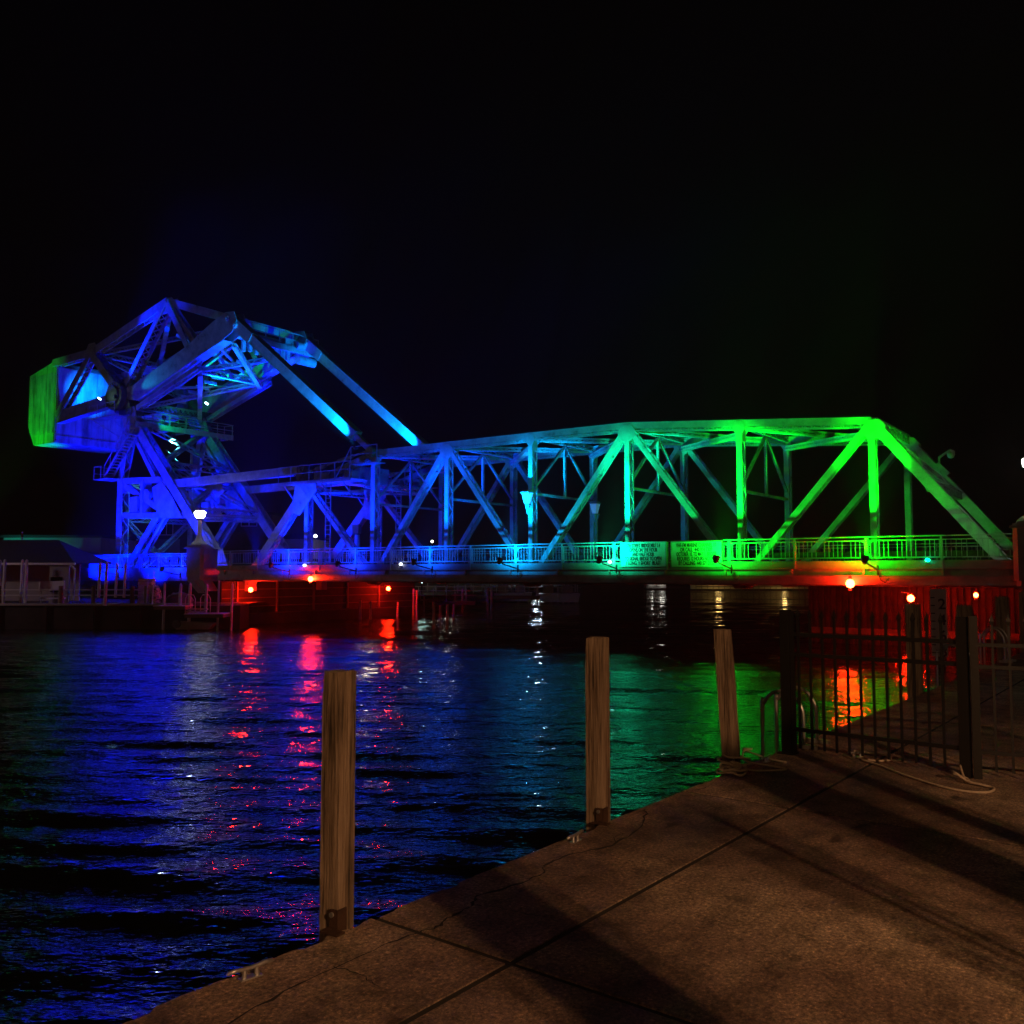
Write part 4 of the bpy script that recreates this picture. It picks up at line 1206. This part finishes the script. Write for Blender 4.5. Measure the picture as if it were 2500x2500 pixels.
# ladder grab rails
def dock_ladder(x, y, label, sc_=1.0):
    e = empty('dock_ladder', label, 'ladder', (x, y, 2.0), DR - math.pi / 2, 'tubular ladders hung over the dock edge')
    for sx in (-.17, .17):
        mb = MB()
        pts = [(sx, -.12, -.02), (sx, -.12, .28), (sx, -.10, .38), (sx, -.03, .47), (sx, .07, .505), (sx, .17, .48), (sx, .25, .38), (sx, .27, .25), (sx, .27, -1.6)]
        # local y points out over the water after the rotation
        pts = [(a, -b, c * sc_) for a, b, c in pts]
        mb.tube(smooth([(b2, a, c) for a, b2, c in pts], 5), .017, 10); mb.build('grab_rail', GALV, e)
    mb = MB()
    for sx in (-.17, .17): mb.box(.03, .24, sx - .03, sx + .03, .004, .04)
    mb.build('foot_plate', GALV, e)
    mb = MB()
    for k in range(5): mb.bar((-.27, -.17, -.3 - .28 * k), (-.27, .17, -.3 - .28 * k), .03, .05)
    mb.build('rungs', GALV, e)
    e.rotation_euler = (0, 0, DR - math.pi / 2)
    return e
s, t = todk(2.78, 8.5)
p = dk(s, .02); dock_ladder(p.x, p.y, 'tubular grab rails of the dock ladder just behind the fence')
p = dk(13.4, .02); dock_ladder(p.x, p.y, 'grey tubular ladder rails seen through the gate')
p = dk(16.6, .02); dock_ladder(p.x, p.y, 'farthest ladder rails near the right edge beyond the gate', 1.2)

# ------------------------------------------------------------------ the street light behind us with an added fill lamp and unseen shadow-casting posts and shed
lx, ly = 5.4, -6.0
e, F_ = wthing('street_light', 'tall sodium street light standing behind the dock', 'street light', lx, ly, 2.0)
mb = F_(); mb.lathe((lx, ly, 2.0), [(.16, 0), (.15, .3), (.08, .5), (.06, 5.4)], 14); mb.build('pole', DARKIRON, e)
mb = F_(); mb.lathe((lx, ly, 7.4), [(.1, 0), (.22, .04), (.26, .14), (.2, .22), (.05, .26)], 18); mb.build('lamp_glass', emit('sodium_glow', (1, .5, .16), 40), e)
spot('lamp_light', e, (lx, ly, 2.0), (lx, ly, 7.2), (1.3, 4.4, 2.0), 4500, (1.0, .47, .20), 50, .75, .13)
point('lamp_light', e, (0, 0, 5.25), 600, (1.0, .62, .40), .2)
e2, F2_ = wthing('street_light', 'second dimmer street light behind, added to fill the dock shadows', 'street light', -4.5, -9.0, 2.0)  # added fill lamp that lifts the shadows on the dock
F2_().lathe((-4.5, -9, 2.0), [(.16, 0), (.15, .3), (.08, .5), (.06, 8.4)], 14).build('pole', DARKIRON, e2)
F2_().lathe((-4.5, -9, 10.4), [(.1, 0), (.22, .04), (.26, .14), (.2, .22), (.05, .26)], 18).build('lamp_glass', emit('sodium_glow', (1, .5, .16), 20), e2)
spot('lamp_light', e2, (-4.5, -9.0, 2.0), (-4.5, -9, 10.2), (2.0, 4.5, 2.0), 380, (1.0, .47, .20), 52, .8, .4)
def shadow_post(x, y, r, h, label, square=True):
    e, F_ = wthing('unseen_shadow_post', label, 'post', x, y, 2.0, 'added unseen posts casting the dock shadows')  # unseen post, added only to throw a shadow across the dock
    F_().box(x - r, x + r, y - r, y + r, 2.0, 2.0 + h).build('post_shaft', TIMB, e)
    F_().box(x - r * 1.3, x + r * 1.3, y - r * 1.3, y + r * 1.3, 2.0 + h + .001, 2.05 + h).build('post_cap', TIMB, e)
def on_line(tx, ty, f): return lx + (tx - lx) * f, ly + (ty - ly) * f
for (tx, ty, f, r, lab) in ((2.45, 8.6, .52, .075, 'added timber post casting the shadow band nearest the fence'), (1.95, 7.5, .50, .15, 'added wide timber post casting the broad shadow by the rope coil'),
                            (1.25, 5.9, .52, .03, 'added slim timber post casting a thin shadow beside the broad one'), (1.35, 6.3, .56, .03, 'added slim timber post casting the other thin shadow'), (-.45, 5.2, .52, .13, 'added timber post close behind us casting the left shadow')):
    x, y = on_line(tx, ty, f)
    shadow_post(x, y, r, 5.2 * (1 - f), lab)
e, F_ = wthing('shadow_shed', 'unseen low shed added to shade the right side of the dock', 'shed', 5.6, 1.0, 2.0)  # unseen block added to darken the right of the dock
F_().box(4.9, 6.4, -.6, .9, 2.0, 3.5).build('walls', TIMB, e)
F_().box(4.8, 6.5, -.7, 1.0, 3.501, 3.6).build('roof', ROOFM, e)

# ------------------------------------------------------------------ left bank: boathouse, posts, fences, buildings
WARM = dirty('faded_white_paint', (0.5, 0.48, 0.48), (0.62, 0.6, 0.6), 3, 0.6)
bh, B_ = wthing('boathouse', 'low dark roofed boathouse with white gutter at the left edge', 'boathouse', -33, 62, 1.55)
mb = B_()
mb.add([(-42, 61, 4.25), (-29.4, 61, 4.25), (-29.4, 67, 4.25), (-42, 67, 4.25), (-40, 64, 5.9), (-32.0, 64, 5.9)], [(0, 1, 5, 4), (1, 2, 5), (2, 3, 4, 5), (3, 0, 4), (3, 2, 1, 0)])
mb.build('roof', ROOFM, bh)
mb = B_(); mb.box(-42, -29.3, 60.85, 61.0, 4.12, 4.26); mb.bar((-29.6, 60.9, 4.1), (-29.3, 60.9, 3.8), .1, .1); mb.bar((-29.3, 60.9, 3.8), (-29.35, 60.9, 1.7), .09, .09)
mb.build('gutter', WHITEP, bh)
mb = B_(); mb.box(-42, -31.2, 65.5, 65.7, 1.55, 4.2); mb.build('rear_wall', SIDINGL, bh)
mb = B_(); mb.box(-31.2, -29.9, 61.3, 61.5, 1.55, 4.1); mb.build('side_wall', SIDINGL, bh)
mb = B_(); mb.box(-31.1, -30.3, 61.24, 61.29, 2.3, 3.3); mb.build('window', GLASSD, bh)
for x, y, z0, z1, lab in ((-33.3, 59.0, 2.5, 4.35, 'first white dock post from the left edge before the boathouse'), (-32.75, 58.6, 1.0, 4.38, 'longest white dock post in front of the boathouse gutter'),
                          (-32.05, 59.4, 2.4, 4.38, 'third white dock post before the boathouse'), (-31.4, 58.7, 1.7, 4.36, 'white dock post left of the pale chairs')):
    e, F_ = wthing('dock_post', lab, 'dock post', x, y, z0)
    F_().cyl((x, y, 0), (x + .03, y, z1), .11, .09, n=12).build('shaft', WARM, e)
    F_().cyl((x + .03, y, z1), (x + .03, y, z1 + .09), .1, .03, n=12).build('cap', WHITEP, e)
for (x, y, zt, zb, r, lab) in ((-26.5, 58.4, 4.12, 2.0, .10, 'leaning white post with pointed top left of the tower column'), (-25.85, 57.9, 4.2, 1.5, .11, 'long white post that stands in front of the tower column'), (-25.5, 58.6, 4.12, 2.0, .09, 'short white pointed post before the blue drum'),
                              (-24.95, 58.6, 4.07, 2.0, .09, 'white pointed post beside the stacked lumber'), (-22.85, 57.9, 3.6, 1.6, .05, 'thin pale pole beside the covered pile'), (-23.25, 58.0, 3.4, 1.7, .04, 'thinnest pole left of the covered pile'),
                              (-22.12, 57.9, 2.84, -.5, .09, 'pink lit piling at the left end of the low dock'), (-21.14, 58.0, 2.8, 1.5, .11, 'pink lit piling with a hooked top'), (-20.43, 57.7, 2.84, -.5, .11, 'pink lit piling at the step down of the dock'),
                              (-19.45, 57.9, 2.77, 1.1, .11, 'pink lit piling on the lower dock'), (-18.58, 57.6, 3.0, -.5, .08, 'tall thin piling below the stone corbel'), (-17.66, 57.4, 2.84, -.5, .09, 'last red lit piling before the leftmost red lamp')):
    e, F_ = wthing('dock_post', lab, 'dock post', x, y, max(zb, 0), 'slim posts along the far seawall')
    F_().cyl((x - .03, y, zb), (x + .02, y, zt), r, r * .8, n=12).build('shaft', WARM, e)
    F_().cyl((x + .02, y, zt), (x + .02, y, zt + .14), r * .85, .015, n=12).build('tip', WHITEP, e)
for x0, x1, y0, y1, z, lab in ((-22.3, -20.35, 56.7, 58.1, 1.52, 'narrow dock with a pale edge at the foot of the seawall'), (-20.3, -17.9, 56.5, 58.1, 1.03, 'lower narrow dock with pale edge left of the abutment')):
    e, F_ = wthing('finger_dock', lab, 'dock', x0, y0, z)
    F_().box(x0, x1, y0, y1, z - .22, z - .03).build('frame', TIMB, e)
    F_().box(x0 - .03, x1 + .03, y0 - .05, y1, z - .03, z + .03).build('planks', WARM, e)
e, F_ = wthing('dock_railing', 'low dark rail fence with round posts on the left seawall', 'fence', -33, 58.5, 1.6)
for x in (-33.0, -29.0, -26.9, -24.4, -23.5):
    F_().cyl((x, 58.5, 1.6), (x, 58.5, 2.75), .14, n=12).build('post', TIMB, e)
for z in (2.15, 2.5): F_().bar((-36, 58.5, z), (-23.5, 58.5, z), .05, .07).build('rail', WARM, e)
e, F_ = wthing('stair_railing', 'small white dock boarding steps with bent handrails below the pilaster', 'steps', -20.2, 57.2, 1.0)
mb = F_()
for x in (-20.55, -19.6): 
    mb.tube([(x, 57.3, 1.05), (x, 57.3, 2.0), (x + .12, 57.3, 2.2), (x + .5, 57.3, 2.2), (x + .62, 57.3, 1.95), (x + .62, 57.3, 1.05)], .03, 6)
mb.build('handrail', WARM, e)
mb = F_()
for k in range(3): mb.box(-20.5, -19.2, 57.0 + .18 * k, 57.25 + .18 * k, .95 + .15 * k, 1.05 + .15 * k)
mb.build('treads', WARM, e)
# things stored on the bank
e, F_ = wthing('lounge_chair', 'pale folded beach lounger left of the gutter pipe', 'lounger', -30.6, 60.2, 1.55)
mb = F_(); mb.bar((-31.3, 60.2, 2.7), (-29.6, 60.2, 2.75), .06, .62); mb.box(-31.2, -29.7, 60.0, 60.6, 1.85, 1.95); mb.build('cushion', WHITEP, e)
mb = F_()
for x in (-31.2, -30.4, -29.7): mb.bar((x, 60.3, 1.55), (x, 60.3, 2.4), .05, .05)
mb.build('frame', GALV, e)
e, F_ = wthing('covered_pallet', 'stack of bluish boards beside the camouflage tarp', 'lumber stack', -24.0, 59.6, 1.55)
mb = F_()
for k in range(8): mb.box(-24.4 + .03 * (k % 2), -23.5 + .04 * (k % 3), 59.3, 59.9, 1.55 + .21 * k, 1.73 + .21 * k)
mb.build('boards', WARM, e)
def tarp(x0, x1, y, z0, z1, mat, name, label, cat):
    e, F_ = wthing(name, label, cat, (x0 + x1) / 2, y, z0)
    mb = F_(); n, m_ = 14, 8; vs = []
    for j in range(m_ + 1):
        for i in range(n + 1):
            a = math.pi * j / m_; b = i / n
            prof = math.sin(math.pi * min(1, max(0, b)) * .96 + .06) ** .45
            vs.append((x0 + (x1 - x0) * b, y - .5 * math.cos(a) * prof, z0 + (z1 - z0) * math.sin(a) * prof * (1 + .08 * random.uniform(-1, 1))))
    mb.add(vs, [(j * (n + 1) + i, j * (n + 1) + i + 1, (j + 1) * (n + 1) + i + 1, (j + 1) * (n + 1) + i) for j in range(m_) for i in range(n)], True)
    mb.build('cover', mat, e)
    F_().box(x0 + .1, x1 - .1, y - .3, y + .3, z0 - .02, z0 + .2).build('pallet', TIMB, e)
CAMO, nt, b = newmat('camouflage_cloth')
nt.links.new(ramp(nt, noise(nt, 5, 2, .4, stretch=(1, 1, 2.5)), [(.42, (.03, .03, .025)), (.5, (.5, .48, .22)), (.6, (.55, .52, .26)), (.64, (.05, .05, .04))]), b.inputs['Base Color'])
tarp(-23.6, -22.9, 59.5, 1.55, 2.75, CAMO, 'covered_kayak', 'yellow and black patterned tarp bundle on the seawall', 'tarp bundle')
tarp(-22.7, -20.8, 59.5, 1.55, 2.35, SIDING, 'covered_boat', 'low dark covered pile behind the pink pilings', 'covered boat')

# a moored dinghy low at the wall
e, F_ = wthing('small_boat', 'grey dinghy with round fenders floating below the seawall', 'boat', -20, 57.0, .1)
mb = F_(); mb.add([(-21.0, 57.0, .05), (-19.0, 57.0, .05), (-18.6, 57.0, .45), (-21.2, 57.0, .55), (-21.0, 57.8, .05), (-19.0, 57.8, .05), (-18.6, 57.8, .45), (-21.2, 57.8, .55)],
              [(0, 1, 2, 3), (7, 6, 5, 4), (0, 4, 5, 1), (1, 5, 6, 2), (3, 7, 4, 0), (2, 6, 7, 3)])
mb.build('hull', SIDINGL, e)
mb = F_(); mb.cyl((-20.9, 56.9, .4), (-20.9, 56.7, .4), .26, n=18); mb.build('outboard', SIDING, e)

def house(x0, x1, y, z0, z1, mat, name, label, roof=None, windows=(), doors=(), depth=8):
    e, F_ = wthing(name, label, 'building', (x0 + x1) / 2, y, z0)
    F_().box(x0, x1, y, y + depth, z0, z1).build('wall', mat, e)
    if roof == 'gable':
        mb = F_(); o = .3; zc = z1 + (x1 - x0) * .16
        mb.add([(x0 - o, y - o, z1), (x1 + o, y - o, z1), ((x0 + x1) / 2, y - o, zc), (x0 - o, y + depth, z1), (x1 + o, y + depth, z1), ((x0 + x1) / 2, y + depth, zc)], [(0, 1, 2), (1, 4, 5, 2), (0, 2, 5, 3), (3, 5, 4), (0, 3, 4, 1)])
        mb.build('roof', ROOFM, e)
    elif roof == 'flat':
        F_().box(x0 - .2, x1 + .2, y - .2, y + depth, z1 + .001, z1 + .25).build('roof', ROOFM, e)
    for wx0, wx1, wz0, wz1 in windows:
        t = .09
        mb = F_(); mb.box(wx0, wx1, y - .06, y - .01, wz0, wz0 + t); mb.box(wx0, wx1, y - .06, y - .01, wz1 - t, wz1)
        for xx in (wx0, (wx0 + wx1) / 2 - t / 2, wx1 - t): mb.box(xx, xx + t, y - .06, y - .01, wz0 + t, wz1 - t)
        f = mb.build('window', WHITEP, e)
        F_().box(wx0 + .02, wx1 - .02, y - .03, y - .005, wz0 + .02, wz1 - .02).build('pane', GLASSD, f)
    for dx0, dx1, dz0, dz1 in doors:
        mb = F_(); mb.box(dx0, dx1, y - .05, y - .001, dz0, dz1)
        for k in range(4): mb.box(dx0, dx1, y - .07, y - .051, dz0 + (dz1 - dz0) * k / 4, dz0 + (dz1 - dz0) * k / 4 + .04)
        mb.build('garage_door', SIDINGL, e)
house(-41.2, -33.0, 95, 1.4, 9.3, SIDING, 'warehouse', 'dark building with a white framed window and pale garage door behind the tower', 'flat', [(-36.92, -35.52, 7.5, 8.75)], [(-37.9, -34.8, 3.5, 7.1)])
house(-30.9, -25.3, 95.5, 1.4, 9.7, SIDING, 'warehouse', 'blue tinted building with a double window behind the front leg', 'flat', [(-28.59, -26.86, 8.45, 9.3)])
house(-46, -37.2, 82, 1.4, 6.75, SIDINGL, 'boat_shed', 'long low shed with a teal lit wall behind the boathouse', 'flat')
house(-23.8, -20.2, 92, 1.4, 7.0, SIDINGL, 'house', 'pale gable house with small windows behind the left end of the span', 'gable', [(-23.2, -22.6, 4.8, 5.8), (-21.6, -21.0, 4.8, 5.8)])
house(-35.2, -30.9, 88, 1.4, 4.6, SIDINGL, 'boat_shed', 'low pale shed seen through the railing left of the pilaster', 'flat')

e, F_ = wthing('lamp_post', 'unseen quay lamp added beyond the left edge to light the far posts', 'lamp post', -40, 53, 0)  # added lamp out of view, brightens the posts on the far bank
F_().bar((-40, 53, -1.5), (-40, 53, 6.4), .16, .16).build('pole', DARKIRON, e)
F_().lathe((-40, 53, 6.5), [(.05, -.2), (.2, -.1), (.22, 0), (.2, .1), (.05, .2)], 14).build('globe', emit('quay_fill_glow', (1, .7, .75), 6), e)
point('lamp_light', e, (0, 0, 6.1), 800, (1.0, .68, .72), .2)
STRIPE, nt, b = newmat('striped_barrier')
tcn = nt.nodes.new('ShaderNodeTexCoord'); sp = nt.nodes.new('ShaderNodeSeparateXYZ'); nt.links.new(tcn.outputs['Object'], sp.inputs[0])
mo = nt.nodes.new('ShaderNodeMath'); mo.operation = 'FRACT'; ml = nt.nodes.new('ShaderNodeMath'); ml.operation = 'MULTIPLY'; ml.inputs[1].default_value = 1.25
nt.links.new(sp.outputs[2], ml.inputs[0]); nt.links.new(ml.outputs[0], mo.inputs[0])
nt.links.new(ramp(nt, mo.outputs[0], [(.49, (.35, .02, .02)), (.51, (.7, .7, .7))]), b.inputs['Base Color'])
for u, v, z1, lab in ((-37.5, 2.0, 8.3, 'raised striped barrier arm left of the tower'), (-36.2, 2.5, 6.4, 'shorter striped barrier arm beside the tower column'), (-47.5, -1.5, 7.2, 'striped barrier arm above the shed roof')):
    e, F_ = bthing('crossing_barrier', lab, 'barrier', u, v, 3.5)
    F_().bar((u, v, 3.9), (u + .1, v, z1), .12, .12).build('arm', STRIPE, e)
    F_().box(u - .3, u + .3, v - .3, v + .3, 3.0, 4.4).build('housing', SIDINGL, e)
e, F_ = bthing('barrier_gate', 'white upright tapered gate arm with dark signal head behind the near railing', 'barrier', -12.5, 5.2, 4.0)
F_().cyl((-10.9, 3.3, 4.0), (-10.9, 3.3, 6.2), .28, .16, n=14).build('arm', WHITEP, e)
F_().box(-11.2, -10.6, 3.1, 3.4, 6.3, 6.9).build('signal_head', STEELD, e)

# ------------------------------------------------------------------ distant lamps
def far_lamp(px, py, Y, col, strength, r, label, power=0):
    a = (px - 1250) / 2213.4; bb = (1250 - py) / 2213.4; th = math.atan(148 / 2213.4)
    ry = math.cos(th) - bb * math.sin(th); rz = math.sin(th) + bb * math.cos(th)
    x = a / ry * Y; z = EYE + rz / ry * Y
    e, F_ = wthing('lamp_post', label, 'lamp post', x, Y, 1.4)
    F_().bar((x, Y, 1.4), (x, Y, z - r), .14, .14).build('pole', DARKIRON, e)
    mb = F_(); mb.lathe((x, Y, z), [(.05, -r), (r * .8, -r * .6), (r, 0), (r * .8, r * .6), (.05, r)], 14); mb.build('globe', emit('far_lamp_glow', col, strength), e)
    if power: point('lamp_light', e, (0, 0, z - 1.4), power, col, r)
far_lamp(741, 1312, 150, (.85, 1, .9), 14, .28, 'round white lamp left of the thin blue post behind the span')
far_lamp(770, 1309, 150, (.85, 1, .9), 14, .28, 'round white lamp right of the thin blue post behind the span')
far_lamp(1055, 1322, 170, (.9, 1, .8), 10, .22, 'small white lamp beyond the railing left of the sky blue post')
far_lamp(1092, 1322, 170, (1, 1, .8), 14, .34, 'larger white lamp beside the foot of the sky blue post')
far_lamp(1030, 1419, 92, (.6, 1, .9), 6, .18, 'tiny teal lamp just under the girder above the marina', 160)

# ------------------------------------------------------------------ marina under the bridge
def atpx(px, py, Y):
    a = (px - 1250) / 2213.4; bb = (1250 - py) / 2213.4; th = math.atan(148 / 2213.4)
    ry = math.cos(th) - bb * math.sin(th); rz = math.sin(th) + bb * math.cos(th)
    return a / ry * Y, EYE + rz / ry * Y
e, F_ = wthing('moored_boat', 'long pale yellowish boat hull moored beyond the left abutment', 'boat', -15, 96, .2)
prof = [(-20.5, 1.5), (-20.5, 2.65), (-15.5, 2.55), (-12.2, 2.05), (-12.6, 1.5), (-14, .5), (-19.5, .5)]
F_().plate(prof, 95, 97.4).build('hull', CANVAS, e)
F_().box(-19.8, -16.2, 95.4, 97, 2.65, 3.3).build('cabin', SIDING, e)
mb = F_()
for k in range(8): mb.bar((-20 + k * 1.0, 94.95, 2.5), (-20 + k * 1.0, 94.95, 3.3), .05, .05)
mb.bar((-20, 94.95, 3.3), (-13, 94.95, 3.3), .05, .05); mb.build('rail', DARKIRON, e)
point('hull_fill', e, (0.5, -4.5, 4.5), 130, (1.0, .85, .45), .7)  # bare fill light added in front of the boat to light its hull
rnd = random.Random(11)
marina_posts = [(1010, 1437, 1490), (1018, 1440, 1492), (1130, 1437, 1478), (1138, 1437, 1470), (1190, 1437, 1478), (1200, 1440, 1475), (1060, 1470, 1515), (1075, 1478, 1500), (1092, 1476, 1510), (1107, 1475, 1500),
                (1240, 1425, 1450), (1290, 1424, 1458), (1312, 1425, 1460), (1388, 1420, 1448), (1405, 1420, 1446), (1410, 1428, 1455), (970, 1470, 1492), (1150, 1425, 1448), (1265, 1424, 1446), (1345, 1424, 1448), (1362, 1428, 1450), (1375, 1440, 1460), (880, 1466, 1500), (905, 1468, 1500), (1035, 1450, 1480)]
marina_posts.sort()
ORD = 'first second third fourth fifth sixth seventh eighth ninth tenth eleventh twelfth thirteenth fourteenth fifteenth sixteenth seventeenth eighteenth nineteenth twentieth twenty-first twenty-second twenty-third twenty-fourth twenty-fifth'.split()
for k, (px, y0, y1) in enumerate(marina_posts):
    # stand each one in the water: its foot sets the distance
    Y = 3.6 * 2213.4 / max(40, (y1 + 12 - 1398))
    Y = min(Y, 120)
    x, zt = atpx(px, y0, Y)
    e, F_ = wthing('mooring_post', 'slim pale mooring post in the dark marina, ' + ORD[k] + ' from its left end', 'mooring post', x, Y, 0, 'mooring posts in the marina under the span')
    F_().cyl((x, Y, -.5), (x + rnd.uniform(-.06, .06), Y, zt), .11, .09, n=8).build('shaft', WARM, e)
for k, (x0, x1, y, z, lab) in enumerate(((-16.5, -3.5, 86, .9, 'dark floating dock in front of the marina rails'), (-13, 3, 98, 1.1, 'middle floating dock with pale uprights under the span'), (-8, 8.5, 112, 1.2, 'farthest floating dock with many thin uprights'))):
    e, F_ = wthing('floating_dock', lab, 'dock', x0, y, z)
    F_().box(x0, x1, y, y + 1.6, z - .35, z).build('deck', TIMB, e)
    mb = F_(); xx = x0
    while xx < x1:
        mb.bar((xx, y, z), (xx, y, z + rnd.choice((.9, 1.2, 1.9))), .07, .07); xx += rnd.uniform(.5, 1.5)
    for zz in (.55, 1.0): mb.bar((x0, y, z + zz), (x1, y, z + zz), .05, .05)
    mb.build('railing', WARM, e)
for k in range(7):
    x = -9 + k * 2.6 + rnd.uniform(-.5, .5); y = 104 + 4 * rnd.random()
    e, F_ = wthing('moored_boat', 'small boat with pale cabin moored in the marina, %s of the row' % ['first', 'second', 'third', 'fourth', 'fifth', 'sixth', 'seventh'][k], 'boat', x, y, .3, 'small boats moored under the span')
    F_().plate([(x - 1.1, .2), (x + 1.1, .2), (x + 1.3, 1.2), (x - 1.2, 1.1)], y, y + 4).build('hull', WHITEP, e)
    F_().box(x - .7, x + .5, y + .6, y + 2.5, 1.2, 2.1).build('cabin', SIDINGL, e)
far_lamp(1310, 1404, 150, (.75, .88, 1), 20, .5, 'white lamp hidden behind the girder above the bright patch of water', 3500)
# far shore
e, F_ = wthing('covered_dock', 'long low covered dock lit yellow on the far shore', 'boat shelter', 50, 180, .5)
mb = F_(); mb.box(36, 60, 178, 184, 2.35, 2.6); mb.build('roof', ROOFM, e)
mb = F_(); 
for k in range(22): mb.bar((36 + k * 1.12, 178, 0), (36 + k * 1.12, 178, 2.3), .12, .12)
mb.bar((36, 178, .9), (60, 178, .9), .1, .15); mb.build('posts', TIMB, e)
F_().box(36, 60, 183, 184, .3, 2.34).build('rear_wall', CANVAS, e)
for k, x in enumerate((41, 54)):
    point('dock_bulb', e, (x - 50, 0.5, 1.6), 110, (1.0, .62, .18), .5)
e, F_ = wthing('far_boathouse', 'tiny bright lit boathouse on the far shore under the lettered boards', 'boathouse', 30, 186, .5)
F_().box(27.5, 31.5, 186, 190, .4, 1.9).build('wall', SIDINGL, e)
F_().box(27.3, 31.7, 185.7, 190, 1.9, 2.1).build('roof', ROOFM, e)
BULB = emit('far_bulb_glow', (1, .97, .85), 8)
for x in (28.6, 30.4, 30.9):
    mb = F_(); mb.lathe((x, 185.6, 1.5), [(.02, -.18), (.16, -.1), (.2, 0), (.16, .1), (.02, .18)], 10); mb.build('bulb', BULB, e)

# ------------------------------------------------------------------ damp night air
def make_haze():
    m = bpy.data.materials.new('night_haze'); m.use_nodes = True
    nt = m.node_tree; nt.nodes.clear()
    out = nt.nodes.new('ShaderNodeOutputMaterial'); pv = nt.nodes.new('ShaderNodeVolumePrincipled')
    pv.inputs['Color'].default_value = (.9, .9, .9, 1); pv.inputs['Density'].default_value = 0.0008; pv.inputs['Anisotropy'].default_value = 0.3
    nt.links.new(pv.outputs[0], out.inputs['Volume'])
    mb = MB(); mb.box(-320, 320, -70, 300, -2.6, 32)
    o = mb.build('haze', m); tag(o, kind='stuff')
if HAZE: make_haze()
